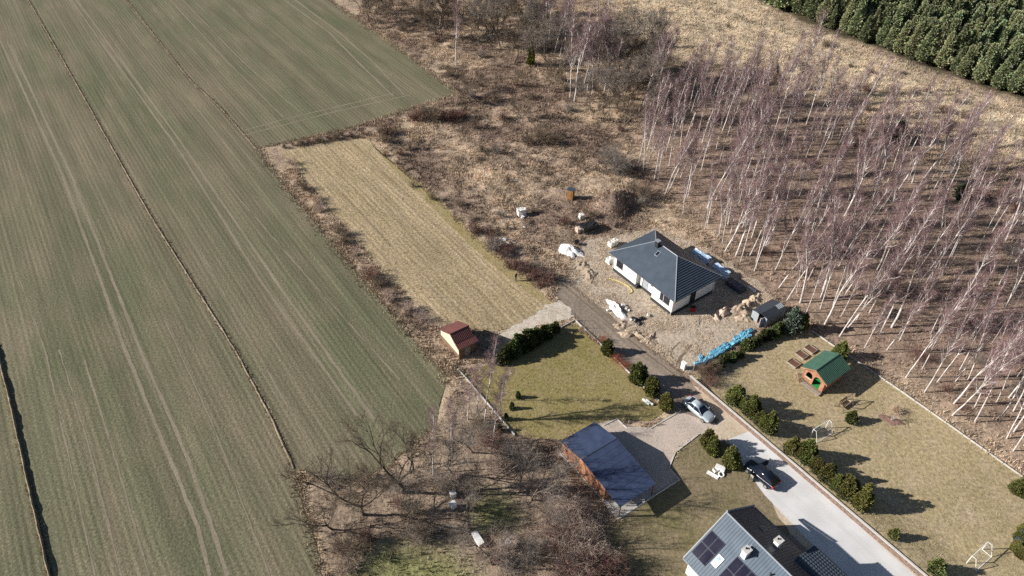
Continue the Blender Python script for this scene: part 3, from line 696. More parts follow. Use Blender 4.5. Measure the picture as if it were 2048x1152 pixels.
# single birches and clumps on the open ground
for (px, py, s, k, lab, g) in [(912, 132, 1.05, 0, 'lone white birch on the dead grass by the field corner', None), (878, 55, 1.0, 1, 'birch behind the lone white birch', None), (1060, 70, 1.1, 3, None, 1), (1098, 80, 1.1, 7, None, 1), (1112, 95, 1.0, 1, None, 1), (1130, 100, 1.1, 0, None, 1), (1155, 150, 1.1, 7, None, 2), (1175, 165, 1.1, 1, None, 2), (1195, 150, 1.1, 3, None, 2), (1172, 200, 1.0, 6, None, 2), (1208, 185, 1.1, 7, None, 2), (1150, 170, 1.0, 2, None, 2),
        (1088, 105, 1.0, 2, None, 1), (1105, 125, .9, 4, None, 1), (1075, 90, .9, 5, None, 1), (1120, 112, 1.0, 6, None, 1),
        (1140, 195, 1.15, 0, None, 2), (1148, 205, 1.1, 3, None, 2), (1165, 180, 1.05, 5, None, 2), (1185, 190, 1.0, 2, None, 2), (1200, 170, 1.0, 8, None, 2), (1215, 195, .8, 4, None, 2), (1130, 180, .9, 6, None, 2),
        (1285, 215, 1.15, 1, None, 3), (1300, 215, 1.1, 5, None, 3), (1316, 360, .85, 0, None, 3), (1336, 388, .9, 4, None, 3), (1366, 430, .6, 2, None, 3), (1294, 340, .8, 8, None, 3),
        (955, 842, .72, 0, None, 4), (968, 848, .95, 6, None, 4), (978, 845, .7, 4, None, 4), (866, 950, .75, 2, 'birch standing among the dark shrubs of the wood', None), (1004, 800, .5, 5, None, 4),
        (935, 840, .75, 5, None, 4), (905, 930, .7, 8, None, 4), (985, 890, .7, 1, None, 4)]:
    G_ = {None: None, 1: 'back birch clump', 2: 'front birch clump', 3: 'outlying birches', 4: 'birches by the lawn kerb'}[g]
    lab = lab or {1: 'grey bare birch in the clump beside the ivy-clad trunk', 2: 'white bare birch in the clump by the shrub thicket', 3: 'bare birch on the near edge of the stand over dead grass', 4: 'pale bare birch beside the lawn kerb and the red shed'}[g]
    s *= 1.32 if py < 240 else 1.12
    p = G(px, py); tree('birch_tree', BIRCH_V[k], (p.x, p.y, max(0, gz(p.x, p.y))), (s * .95, s), R.uniform(-.7, .7), lab, 'tree', G_, (R.gauss(-.02, .03), R.gauss(.0, .03)))
# dark trees
def dtree(px, py, k, s, rz, lab, g=None, name='bare_tree', tilt=(0, 0)):
    p = G(px, py); return tree(name, DARK_V[k], (p.x, p.y, max(0, gz(p.x, p.y))), (s, s), rz, lab, 'tree', g, tilt)
dtree(806, 985, 0, .9, 0.0, 'tall dark bare tree forking low at the corner of the crop field', None, tilt=(0, .2))
dtree(728, 1030, 1, .85, 0.0, 'dark bare tree with long low limbs leaning over the crop', None, tilt=(0, .05))
dtree(664, 1058, 1, .5, 0.2, 'small dark bare tree leaning over the field edge', None, tilt=(0, -.3))
dtree(905, 948, 2, .95, .4, 'gnarled bare tree deep in the wood beside pale birches')
for i, (px, py, k, s) in enumerate([(945, 905, 2, .8), (1062, 1000, 2, .85), (1040, 985, 3, .9), (940, 1060, 3, .75), (985, 1130, 2, .7), (1075, 1140, 3, .7), (1010, 1110, 3, .6), (870, 1020, 4, .7), (1095, 1060, 4, .7), (1130, 1100, 3, .8), (960, 985, 4, .7), (820, 1040, 4, .7)]):
    dtree(px, py, 2 if k == 2 else 5, s, i * 1.3, 'grey bare orchard tree in the scrubby wood beside the carport', 'bare trees of the scrubby wood')
for i, (px, py, k, s) in enumerate([(941, 182, 3, .55), (735, 45, 2, .8), (880, 80, 3, .9), (960, 85, 3, 1.0), (1030, 125, 3, 1.0), (1105, 170, 3, .6), (942, 205, 3, .55), (1030, 170, 3, .5), (1098, 185, 3, .6), (1045, 245, 3, .55), (1160, 335, 3, .5), (1185, 238, 3, .7), (1245, 260, 3, .8), (1230, 170, 2, .8), (1255, 130, 2, .8), (1265, 190, 3, 1.2),
                                    (755, 58, 3, .8), (800, 40, 3, .8), (990, 60, 2, 1.0), (1010, 40, 3, 1.1), (920, 50, 2, .9), (1235, 215, 2, .8), (1215, 350, 2, .6)]):
    dtree(px, py, k, s * (1.4 if py < 150 else 1.15), i * 1.7, 'bushy leafless tree on the dead grass beyond the meadow', 'leafless trees beyond the meadow')
for i, (px, py, k, s) in enumerate([(870, 70, 3, 1.2), (895, 60, 3, 1.3), (955, 60, 3, 1.4), (975, 80, 3, 1.3), (1000, 95, 3, 1.3), (1025, 100, 3, 1.2), (1050, 60, 3, 1.3), (1095, 140, 3, 1.1), (1110, 160, 3, 1.0), (1215, 150, 3, 1.2), (1240, 150, 3, 1.3), (1255, 175, 3, 1.2), (1230, 195, 3, 1.2), (1250, 225, 3, 1.1), (1270, 240, 3, 1.0), (1205, 215, 3, .9), (1180, 215, 3, .8), (1280, 165, 3, 1.1), (720, 25, 3, .9), (770, 20, 3, 1.0), (850, 25, 3, 1.2), (830, 45, 3, 1.0)]):
    dtree(px, py, 4 if i % 3 else k, s * 1.2, i * 2.1, 'densely twigged leafless tree in the thicket beyond the dead grass', 'trees of the far thicket')
# shrubs
LABS = {'brown': ('brown leafless shrub', 'brown'), 'red': ('dark reddish leafless shrub', 'reddish'), 'grey': ('grey leafless shrub', 'grey'), 'pale': ('pale tan leafless shrub', 'tan'), 'orange': ('orange twigged shrub', 'orange')}
def shrubs(places, where, seed):
    Rr = random.Random(seed)
    for (px, py, s, key) in places:
        p = G(px, py); inflat_ = min(float(sdist(np.array([p.x]), np.array([p.y]), q)[0]) for q in (GARDEN,)) < 0
        z = float(garden_z(p.x, p.y)) if inflat_ else max(0.0, gz(p.x, p.y))
        o = put('bare_shrub', Rr.choice((SHRUB_F if py > 640 else SHRUB_V)[key])); o.location = (p.x, p.y, z); o.rotation_euler = (0, 0, Rr.uniform(0, 6.28)); s2 = s * Rr.uniform(.85, 1.15); o.scale = (s2 * 1.1, s2 * 1.1, s2)
        tag(o, LABS[key][0] + ' ' + where, 'shrub', LABS[key][1] + ' shrubs ' + where)
def along(a, b, n, s, keys, seed, jit=8):
    Rr = random.Random(seed)
    return [(a[0] + (b[0] - a[0]) * t + Rr.gauss(0, jit), a[1] + (b[1] - a[1]) * t + Rr.gauss(0, jit * .6), s * Rr.uniform(.6, 1.2), Rr.choice(keys)) for t in [(i + .5) / n for i in range(n)]]
shrubs(along((575, 318), (650, 430), 9, .7, ('brown', 'pale', 'red'), 1, 5) + [(685, 470, 1.0, 'brown'), (690, 485, .9, 'brown'), (712, 510, .7, 'pale'), (748, 555, 1.1, 'red'), (755, 570, .9, 'brown')] + along((760, 585), (860, 660), 7, .7, ('brown', 'pale'), 2, 6), 'between the crop field and the meadow', 1)
shrubs(along((560, 296), (735, 268), 10, .7, ('red', 'brown'), 3, 3), 'on the shaded bank above the meadow', 2)
shrubs([(850, 235, 1.7, 'brown'), (868, 240, 1.8, 'brown'), (835, 242, 1.4, 'red'), (890, 238, 1.5, 'red'), (910, 240, 1.2, 'red'), (780, 270, 1.1, 'red'), (770, 285, 1.1, 'brown'), (800, 310, .8, 'red'), (820, 300, .8, 'brown'), (930, 235, .9, 'red')], 'near the inner corner of the crop field', 3)
shrubs(along((760, 300), (960, 470), 9, .6, ('red', 'brown', 'pale'), 4, 10) + along((960, 470), (1100, 575), 18, 1.0, ('red', 'red', 'brown', 'grey'), 5, 11), 'along the mossy side of the meadow', 4)
Rr = random.Random(31)
scat = []
while len(scat) < 50:
    px, py = Rr.uniform(740, 1300), Rr.uniform(20, 460); p = G(px, py)
    if min(float(rough_only(np.array([p.x]), np.array([p.y]))[0]), float(sdist(np.array([p.x]), np.array([p.y]), BIRCHES)[0])) < 1.5: continue
    scat.append((px, py, Rr.uniform(.45, 1.2), Rr.choice(('brown', 'brown', 'red', 'grey', 'pale', 'brown'))))
shrubs(scat, 'scattered over the dead grassland', 5)
shrubs([(1092, 285, 1.6, 'brown'), (1110, 290, 1.4, 'brown'), (1080, 275, 1.2, 'brown'), (1235, 350, 2.0, 'grey'), (1225, 330, 1.8, 'grey'), (1250, 340, 1.6, 'grey'), (1265, 390, 1.2, 'brown'), (1285, 400, 1.2, 'brown')], 'in a thicket near the wooden outhouse', 6)
drys = []
while len(drys) < 28:
    px, py = Rr.uniform(1200, 1950), Rr.uniform(0, 300); p = G(px, py); q = (np.array([p.x]), np.array([p.y]))
    if sdist(*q, PINES)[0] < 5 or sdist(*q, BIRCHES)[0] < -10: continue
    drys.append((px, py, Rr.uniform(.5, 1.1), Rr.choice(('brown', 'red', 'brown', 'pale'))))
shrubs(drys, 'on the open heath before the pines', 7)
und = []
while len(und) < 38:
    px, py = Rr.uniform(1380, 2040), Rr.uniform(230, 820); p = G(px, py); q = (np.array([p.x]), np.array([p.y]))
    if sdist(*q, BIRCHES)[0] > -2 or sdist(*q, GARDEN)[0] < 1.5: continue
    und.append((px, py, Rr.uniform(.5, 1.0), Rr.choice(('brown', 'red', 'red', 'grey'))))
shrubs(und, 'under the birch stand', 8)
wd = []
while len(wd) < 52:
    px, py = (Rr.uniform(600, 1240) if Rr.random() < .72 else Rr.uniform(1060, 1230)), Rr.uniform(830, 1180); p = G(px, py); q = (np.array([p.x]), np.array([p.y]))
    if sdist(*q, WOOD)[0] > -.3 or sdist(*q, WOODGREEN)[0] < .3 or (870 < px < 1080 and 1000 < py < 1100 and Rr.random() < .75): continue
    right = px > 1090
    wd.append((px, py, Rr.uniform(.6, 1.5) * (1.25 if right else 1), Rr.choice(('pale', 'pale', 'pale', 'red') if right else ('brown', 'pale', 'grey', 'grey', 'red'))))
shrubs(wd, 'in the scrubby wood beside the carport', 9)
shrubs([(690, 1105, 1.3, 'brown'), (715, 1100, 1.5, 'brown'), (735, 1080, 1.2, 'red'), (1400, 745, .8, 'brown'), (1412, 752, 1.1, 'red'), (1425, 745, 1.1, 'brown'), (1418, 772, 1.0, 'red'), (1404, 762, .9, 'brown')], 'in a dense low clump', 10)
shrubs([(1205, 683, .55, 'orange'), (1232, 720, .6, 'orange'), (1240, 728, .5, 'orange'), (1250, 735, .6, 'orange')], 'on the lawn edge by the dirt track', 11)

# ================================================================ EVERGREENS
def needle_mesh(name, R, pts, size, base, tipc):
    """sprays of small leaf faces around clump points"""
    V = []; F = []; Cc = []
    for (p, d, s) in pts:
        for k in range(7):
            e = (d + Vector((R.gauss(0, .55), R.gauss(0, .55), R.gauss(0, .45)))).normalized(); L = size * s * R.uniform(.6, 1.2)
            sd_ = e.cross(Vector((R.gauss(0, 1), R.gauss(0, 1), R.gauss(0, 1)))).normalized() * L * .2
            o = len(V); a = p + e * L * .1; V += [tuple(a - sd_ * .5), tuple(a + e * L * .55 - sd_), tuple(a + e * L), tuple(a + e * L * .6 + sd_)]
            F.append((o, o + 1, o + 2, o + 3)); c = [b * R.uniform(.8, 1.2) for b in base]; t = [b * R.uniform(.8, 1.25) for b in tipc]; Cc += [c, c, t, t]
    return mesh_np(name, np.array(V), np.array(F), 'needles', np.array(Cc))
def conifer(seed, Hh, W, n, size, base, tipc, low=.06, blunt=.8, trunk_r=.06, gap=.45, stems=None):
    R = random.Random(seed); pts = []
    lumps = [(R.uniform(0, 6.28), R.uniform(.05, .95), R.uniform(.5, 1.4)) for _ in range(22)]
    while len(pts) < n:
        t = R.random() ** 1.15; a = R.uniform(0, 6.28); prof = (1 - t) ** blunt * (.55 + .45 * min(1, t / .18))
        k = 1.0
        for (la_, lt, lk) in lumps:
            dd = abs((a - la_ + 3.1416) % 6.2832 - 3.1416)
            if dd < .6 and abs(t - lt) < .13: k = lk
        r = W * .5 * prof * k * R.uniform(gap, 1.0) ** .5; sx_, sy_, sh_ = (0, 0, 1)
        if stems: sx_, sy_, sh_ = R.choice(stems); r *= .62 + .1 * sh_
        p = Vector((math.cos(a) * r + sx_ * (.4 + .6 * t), math.sin(a) * r + sy_ * (.4 + .6 * t), Hh * sh_ * (low + (1 - low) * t))); d = Vector((math.cos(a), math.sin(a), .8 + t)).normalized(); pts.append((p, d, (1.0 - .25 * t) * (1.55 if R.random() < .18 else 1.0)))
    mb = MB(); mb.tube([(0, 0, -.15), (0.02, 0, Hh * .35), (0, .02, Hh * .92)], [trunk_r, trunk_r * .7, .01], 6)
    m = mb.mesh('trunk'); m.materials.append(MATS['bark_dark']); return m, needle_mesh('crown', R, pts, size, base, tipc)
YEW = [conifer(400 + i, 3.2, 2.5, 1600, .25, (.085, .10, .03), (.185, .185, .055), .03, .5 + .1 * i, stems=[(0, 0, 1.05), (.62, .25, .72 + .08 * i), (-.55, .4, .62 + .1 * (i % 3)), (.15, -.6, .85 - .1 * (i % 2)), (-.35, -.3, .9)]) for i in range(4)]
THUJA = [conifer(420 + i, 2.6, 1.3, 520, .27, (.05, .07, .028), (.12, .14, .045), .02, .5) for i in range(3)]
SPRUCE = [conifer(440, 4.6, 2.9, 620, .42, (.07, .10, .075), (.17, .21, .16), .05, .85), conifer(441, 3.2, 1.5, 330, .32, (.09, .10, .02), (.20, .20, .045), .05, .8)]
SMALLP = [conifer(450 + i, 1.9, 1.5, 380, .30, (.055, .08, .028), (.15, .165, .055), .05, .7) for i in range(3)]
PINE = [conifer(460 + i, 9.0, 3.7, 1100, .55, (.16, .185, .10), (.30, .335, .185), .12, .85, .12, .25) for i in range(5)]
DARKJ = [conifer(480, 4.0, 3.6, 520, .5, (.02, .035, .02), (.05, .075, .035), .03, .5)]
def ever(px, py, V, k, s, lab, g=None, rz=0.0, name='evergreen_shrub', cat='shrub', z=None, sw=1.0):
    p = G(px, py); q = (np.array([p.x]), np.array([p.y])); ing = sdist(*q, GARDEN)[0] < .1
    if z is None: z = float(garden_z(p.x, p.y)) if ing else max(0.02, gz(p.x, p.y))
    if ing:
        p = G(px, py, z); z = float(garden_z(p.x, p.y))
    return tree(name, V[k % len(V)], (p.x, p.y, z), (s * sw, s), rz, lab, cat, g)
R = random.Random(8)
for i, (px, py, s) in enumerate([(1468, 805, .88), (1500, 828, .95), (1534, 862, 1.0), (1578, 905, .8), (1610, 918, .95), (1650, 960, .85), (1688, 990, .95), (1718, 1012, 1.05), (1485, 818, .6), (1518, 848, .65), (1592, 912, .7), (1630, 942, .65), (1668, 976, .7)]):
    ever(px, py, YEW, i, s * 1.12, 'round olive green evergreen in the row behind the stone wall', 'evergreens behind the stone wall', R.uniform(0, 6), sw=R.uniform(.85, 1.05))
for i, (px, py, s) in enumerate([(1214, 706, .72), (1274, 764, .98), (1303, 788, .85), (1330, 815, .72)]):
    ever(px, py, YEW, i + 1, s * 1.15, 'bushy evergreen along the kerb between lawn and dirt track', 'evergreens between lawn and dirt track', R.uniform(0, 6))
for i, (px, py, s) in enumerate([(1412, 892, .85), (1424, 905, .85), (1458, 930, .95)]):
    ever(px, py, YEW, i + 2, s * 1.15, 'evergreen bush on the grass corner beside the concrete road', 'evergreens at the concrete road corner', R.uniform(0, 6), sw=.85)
for i in range(13):
    t = i / 12; px = 1000 + 112 * t + R.gauss(0, 3); py = 728 - 66 * t + R.gauss(0, 2)
    ever(px, py, THUJA, i, (.75 + .45 * math.sin(math.pi * min(1, t * 1.1))) * R.uniform(.85, 1.1), 'dark green thuja in the hedge behind the red roofed shed', 'thuja hedge behind the red shed', R.uniform(0, 6), 'thuja', sw=1.25)
for i in range(15):
    t = i / 14; px = 1424 + 130 * t + R.gauss(0, 2); py = 742 - 76 * t + R.gauss(0, 2)
    ever(px, py, THUJA, i, R.uniform(.62, .88) * (.8 + .3 * t), 'dark thuja in the hedge beside the blue wrapped packs', 'thuja hedge beside the blue packs', R.uniform(0, 6), 'thuja', sw=1.3)
ever(1580, 662, SPRUCE, 0, 1.0, 'blue green spruce at the end of the grey shed', None, .5, 'spruce_tree', 'tree')
ever(1603, 660, SPRUCE, 1, 1.0, 'narrow yellow green conifer next to the blue green spruce', None, .5, 'conifer', 'tree')
ever(1676, 716, YEW, 2, 1.0, 'green pine bush behind the green roofed playhouse', None, .5, 'pine_shrub')
ever(1700, 843, SMALLP, 0, 1.0, 'small pine near the garden swing bench', None, .5, 'pine_shrub')
ever(1784, 1074, SMALLP, 1, .8, 'smallest young pine on the open lawn behind the stone wall', None, 1.5, 'pine_shrub')
ever(1868, 1142, SMALLP, 2, 1.1, 'young pine standing beside a white goal frame', None, 2.5, 'pine_shrub')
ever(2036, 985, YEW, 0, .9, 'evergreen at the foot of the garden fence line', None, 2.5, 'evergreen_shrub')
ever(1790, 282, DARKJ, 0, 1.1, 'dark dense juniper alone behind the birch stand', None, 1.0, 'juniper', 'tree')
ever(1920, 400, DARKJ, 0, .8, 'dark evergreen half hidden among the birches', None, 2.0, 'juniper', 'tree')
ever(1062, 132, SPRUCE, 1, 1.9, 'narrow ivy green conifer among the leafless trees', None, 2.0, 'conifer', 'tree', sw=.65)
for i, (px, py, s) in enumerate([(2040, 1112, .5), (2030, 1098, .45), (2036, 1082, .5), (2044, 1066, .5), (2056, 1122, .5)]):
    ever(px, py, YEW, i, s, 'low rounded evergreen around the dark lidded garden box', 'evergreens around the garden box', i, sw=1.3)
for i in range(4):
    ever(1000 + 12 * i, 862 - 22 * i, THUJA, i, .5, 'small conifer on the lawn beside the birch kerb', 'small conifers on the lawn edge', i)
# pine plantation
pl = []
bbp0, bbp1 = PINES.min(0), PINES.max(0)
cand = []
step = 2.85
for i, X_ in enumerate(np.arange(bbp0[0], bbp1[0], step)):
    for j, Y_ in enumerate(np.arange(bbp0[1], bbp1[1], step)):
        xx, yy = X_ + (step / 2 if j % 2 else 0) + rng.uniform(-.8, .8), Y_ + rng.uniform(-.8, .8); px, py = proj(xx, yy)
        if sdist(np.array([xx]), np.array([yy]), PINES)[0] > -.6 or px > 2120 or px < 1440 or py < -60: continue
        cand.append((py, xx, yy))
cand.sort(reverse=True); pl = [(a, b) for (_, a, b) in cand[:298]]; rest = cand[298:]
R = random.Random(12)
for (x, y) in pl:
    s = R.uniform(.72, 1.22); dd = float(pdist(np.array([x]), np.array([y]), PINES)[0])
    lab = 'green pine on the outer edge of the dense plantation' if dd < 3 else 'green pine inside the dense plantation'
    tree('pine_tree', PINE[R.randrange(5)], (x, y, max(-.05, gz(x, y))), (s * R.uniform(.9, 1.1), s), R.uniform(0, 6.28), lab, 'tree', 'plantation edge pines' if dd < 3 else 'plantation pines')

# the back of the plantation reads as one mass
if rest:
    tm, cm = conifer(470, 8.6, 3.9, 230, 1.1, (.16, .185, .10), (.30, .335, .185), .12, .66, .12, .25)
    nv = len(cm.vertices); v0 = np.zeros(nv * 3, np.float32); cm.vertices.foreach_get('co', v0); v0 = v0.reshape(-1, 3)
    c0 = np.zeros(nv * 4, np.float32); cm.color_attributes['Col'].data.foreach_get('color', c0); c0 = c0.reshape(-1, 4)[:, :3]
    f0 = np.zeros(len(cm.polygons) * 4, np.int32); cm.polygons.foreach_get('vertices', f0); f0 = f0.reshape(-1, 4)
    VV, FF, CC = [], [], []
    for i, (_, x, y) in enumerate(rest):
        a = R.uniform(0, 6.28); s_ = R.uniform(.8, 1.2); ca, sa = math.cos(a), math.sin(a)
        VV.append(np.stack([(v0[:, 0] * ca - v0[:, 1] * sa) * s_ + x, (v0[:, 0] * sa + v0[:, 1] * ca) * s_ + y, v0[:, 2] * s_], 1)); FF.append(f0 + i * nv); CC.append(c0 * R.uniform(.75, 1.25))
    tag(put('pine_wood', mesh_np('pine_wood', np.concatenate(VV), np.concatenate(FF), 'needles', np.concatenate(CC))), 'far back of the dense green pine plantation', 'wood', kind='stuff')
# ================================================================ BUILDINGS
def rad(d): return math.radians(d)
def window(parent, x0, x1, y, z0, z1, face, mat='frame_brown', mull=None, out_=.03):
    """window on a wall: face '-y', '+y', '-x' or '+x' (y is the wall plane coordinate)"""
    def b(a0, a1, d0, d1, c0, c1):
        m = MB(); s = -1 if face[0] == '-' else 1; e0, e1 = sorted((y + s * d0, y + s * d1))
        return m.box(a0, a1, e0, e1, c0, c1) if face[1] == 'y' else m.box(e0, e1, a0, a1, c0, c1)
    t = .07; f = MB()
    for q in ((x0, x1, z0, z0 + t), (x0, x1, z1 - t, z1), (x0, x0 + t, z0 + t, z1 - t), (x1 - t, x1, z0 + t, z1 - t)):
        m = b(q[0], q[1], -.05, out_ + .02, q[2], q[3]); f.add(m.v, m.f)
    w_ = f.build('window', mat, parent)
    edges = [x0 + t] + ([mull] if mull else []) + [x1 - t]
    for i in range(len(edges) - 1):
        b(edges[i] + (.03 if i else 0), edges[i + 1] - (.03 if i < len(edges) - 2 else 0), -.04, out_ - .01, z0 + t, z1 - t).build('pane', 'glass_dark', w_)
    if mull: b(mull - .03, mull + .03, -.05, out_ + .02, z0 + t, z1 - t).build('mullion', 'white_paint', w_)
    b(x0 - .05, x1 + .05, 0.0, .12, z0 - .06, z0 - .003).build('sill', 'ridge_metal', w_)
    return w_
# ---- white bungalow under construction
h1 = thing('bungalow', 'white rendered bungalow with a dark slate hipped roof on the sandy yard', 'house', (24.31, 88.04, 0), rad(-54.55))
la1, lb1, ze1, zr1, ra1, rb1 = 7.46, 5.19, 3.56, 6.55, -2.47, 2.18
w1 = MB(); w1.prism([(-6.76, -4.6), (-1.35, -4.6), (-1.35, -3.95), (2.3, -3.95), (2.3, -4.6), (6.76, -4.6), (6.76, 4.6), (-6.76, 4.6)], .55, 3.5)
w1.build('wall', 'white_render', h1)
MB().prism([(-6.82, -4.66), (-1.29, -4.66), (-1.29, -4.01), (2.24, -4.01), (2.24, -4.66), (6.82, -4.66), (6.82, 4.66), (-6.82, 4.66)], -.1, .55).build('plinth', 'plinth_black', h1)
window(h1, -6.0, -4.5, -4.6, 1.45, 2.9, '-y'); window(h1, 4.0, 6.0, -4.6, 1.45, 2.9, '-y', mull=4.75); window(h1, 1.35, 1.75, -3.95, 2.0, 2.6, '-y')
d1 = MB().box(-.35, .75, -4.0, -3.93, .57, 2.65).build('door', 'sheet_grey', h1); MB().box(-.45, -.35, -4.03, -3.93, .56, 2.72).build('frame', 'frame_brown', d1); MB().box(.60, .65, -4.06, -4.0, 1.5, 1.65).build('handle', 'rim', d1)
d1 = MB().box(6.74, 6.80, -.75, .25, .57, 2.9).build('door', 'dark_inside', h1); MB().box(6.75, 6.83, -.85, -.75, .56, 2.98).build('frame', 'gutter_dark', d1); MB().box(6.75, 6.83, .25, .35, .56, 2.98).build('frame', 'gutter_dark', d1)
MB().box(-1.34, -.9, -4.7, -4.2, -.05, .62).build('step_block', 'plinth_black', h1)
MB().slab([(-la1 + .05, -lb1 + .05, ze1 - .07), (la1 - .05, -lb1 + .05, ze1 - .07), (la1 - .05, lb1 - .05, ze1 - .07), (-la1 + .05, lb1 - .05, ze1 - .07)], .06).build('soffit', 'sheet_grey', h1)
L_, B_c, R_c, K_ = (-la1, -lb1, ze1), (la1, -lb1, ze1), (la1, lb1, ze1), (-la1, lb1, ze1); P1, P2 = (ra1, 0, zr1), (rb1, 0, zr1)
rf = MB().courses(L_, B_c, P2, P1, 17, .022).build('roof', 'roof_slate', h1)
MB().courses(B_c, R_c, P2, P2, 17, .085).build('roof_slope', 'roof_slate', rf); MB().courses(R_c, K_, P1, P2, 17, .03).build('roof_slope', 'roof_slate', rf); MB().courses(K_, L_, P1, P1, 17, .03).build('roof_slope', 'roof_slate', rf)
for a, b in ((P1, P2), (L_, P1), (B_c, P2), (R_c, P2), (K_, P1)):
    MB().tube([Vector(a) + Vector((0, 0, .03)), Vector(b) + Vector((0, 0, .03))], .075, 6).build('ridge_cap', 'ridge_metal', rf)
for a, b in ((L_, B_c), (B_c, R_c), (R_c, K_), (K_, L_)):
    MB().tube([Vector(a) + Vector((0, 0, -.06)), Vector(b) + Vector((0, 0, -.06))], .07, 6).build('gutter', 'gutter_dark', rf)
for (x, y) in ((-6.7, -4.68), (6.7, -4.72), (6.84, 4.5)): MB().tube([(x, y, .1), (x, y, 3.45)], .05, 6).build('downpipe', 'white_paint', h1)
ch = MB().box(-2.0, -1.35, -.75, -.2, 5.9, 7.35).build('chimney', 'gutter_dark', rf); MB().box(-2.06, -1.29, -.81, -.14, 7.35, 7.42).build('chimney_cap', 'ridge_metal', rf)
sl = (zr1 - ze1) / lb1
def on1(x, y, o=.06): return (x, y, zr1 + sl * y + o)
sw = MB().slab([on1(-.95, -1.75, .1), on1(-.3, -1.75, .1), on1(-.3, -.95, .1), on1(-.95, -.95, .1)], .1).build('roof_window', 'ridge_metal', rf)
MB().slab([on1(-.87, -1.67, .115), on1(-.38, -1.67, .115), on1(-.38, -1.03, .115), on1(-.87, -1.03, .115)], .02).build('pane', 'glass_dark', sw)
# ---- house with solar panels
h2 = thing('gabled_house', 'white house with a grey steel gabled roof carrying solar panels', 'house', (22.94, 41.66, 0), rad(-55.79))
lb2, ze2, zr2, L2 = 5.55, 3.17, 7.02, 15.0; s2 = (zr2 - ze2) / lb2
MB().prism([(.45, -5.0), (L2 - .4, -5.0), (L2 - .4, 5.0), (.45, 5.0)], -.1, 3.2).build('wall', 'white_render', h2)
for x in (.45, L2 - .7):
    MB().add([(x, -5.0, 3.2), (x + .3, -5.0, 3.2), (x + .3, 5.0, 3.2), (x, 5.0, 3.2), (x, 0, 6.68), (x + .3, 0, 6.68)], [(0, 4, 3), (1, 2, 5), (0, 1, 5, 4), (3, 4, 5, 2), (0, 3, 2, 1)]).build('gable', 'white_render', h2)
r2 = MB().slab([(0, -lb2, ze2), (L2, -lb2, ze2), (L2, 0, zr2), (0, 0, zr2)], .12).ribs((0, -lb2, ze2), (L2, -lb2, ze2), (L2, 0, zr2), (0, 0, zr2), 46, .06, .035).build('roof', 'roof_steel', h2)
MB().slab([(L2, lb2, ze2), (0, lb2, ze2), (0, 0.02, zr2 - .01), (L2, 0.02, zr2 - .01)], .12).ribs((L2, lb2, ze2), (0, lb2, ze2), (0, 0.02, zr2 - .01), (L2, 0.02, zr2 - .01), 46, .06, .035).build('roof_slope', 'roof_dark', r2)  # same steel as the sunny slope, shade put into the darker colour
MB().slab([(7.2, 6.6, 2.62), (4.5, 6.6, 2.62), (4.5, lb2 - .02, ze2 - .02), (7.2, lb2 - .02, ze2 - .02)], .1).build('roof_slope', 'roof_dark', r2)  # shaded side continued, darkened by colour as well
MB().tube([(-.02, 0, zr2 + .02), (L2, 0, zr2 + .02)], .09, 6).build('ridge_cap', 'ridge_metal', r2)
for s in (-1, 1):
    MB().slab([(-.06, s * lb2, ze2 + .04), (.06, s * lb2, ze2 + .04), (.06, 0, zr2 + .05), (-.06, 0, zr2 + .05)][::s if s == 1 else 1], .2).build('verge_board', 'ridge_metal', r2)
    MB().tube([(0, s * (lb2 + .04), ze2 - .05), (L2 if s < 0 else 4.5, s * (lb2 + .04), ze2 - .05)], .07, 6).build('gutter', 'ridge_metal', r2)
def q2(a0, a1, b0, b1, o): return [(a0, b0, zr2 + s2 * b0 + o), (a1, b0, zr2 + s2 * b0 + o), (a1, b1, zr2 + s2 * b1 + o), (a0, b1, zr2 + s2 * b1 + o)]
def panels(a0, b0, nc, nr, wv, hv):
    for i in range(nc):
        for j in range(nr):
            a, b = a0 + i * wv, b0 + j * hv
            p = MB().slab(q2(a + .015, a + wv - .015, b + .015, b + hv - .015, .13), .06).build('solar_panel', 'solar_frame', r2)
            MB().slab(q2(a + .04, a + wv - .04, b + .04, b + hv - .04, .138), .012).build('cell_glass', 'solar_black', p)
panels(.2, -4.74, 2, 2, .97, 1.32); panels(3.78, -4.74, 3, 2, .97, 1.32)
sw = MB().slab(q2(2.35, 3.1, -4.15, -3.05, .12), .14).build('roof_window', 'white_paint', r2); MB().slab(q2(2.47, 2.98, -3.95, -3.2, .135), .03).build('pane', 'plastic_paleblue', sw)
sw = MB().slab(q2(4.0, 4.4, -.95, -.5, .12), .14).build('roof_window', 'ridge_metal', r2); MB().slab(q2(4.06, 4.34, -.9, -.55, .135), .03).build('pane', 'glass_dark', sw)
def q2r(a0, a1, b0, b1, o): return [(a1, b1, zr2 - s2 * b1 + o), (a0, b1, zr2 - s2 * b1 + o), (a0, b0, zr2 - s2 * b0 + o), (a1, b0, zr2 - s2 * b0 + o)]
sw = MB().slab(q2r(2.6, 3.2, 2.8, 3.6, .1), .12).build('roof_window', 'ridge_metal', r2); MB().slab(q2r(2.68, 3.12, 2.88, 3.52, .115), .03).build('pane', 'copper_brown', sw)
for (a, b, z0) in ((4.2, -1.5, 5.75), (5.2, 2.4, 5.2)):
    c_ = MB().box(a - .3, a + .3, b - .36, b + .36, z0, z0 + 1.25).build('chimney', 'white_render', r2); MB().box(a - .38, a + .38, b - .44, b + .44, z0 + 1.25, z0 + 1.35).build('chimney_cap', 'concrete_pale', r2)
    MB().tube([(a - .12, b, z0 + 1.35), (a - .12, b, z0 + 1.5)], .1, 8).build('flue', 'dark_inside', r2)
for a in (7.2, 7.7): MB().tube([(a, -1.2, 6.1), (a, -1.2, 6.65)], .08, 8).build('vent_pipe', 'gutter_dark', r2)
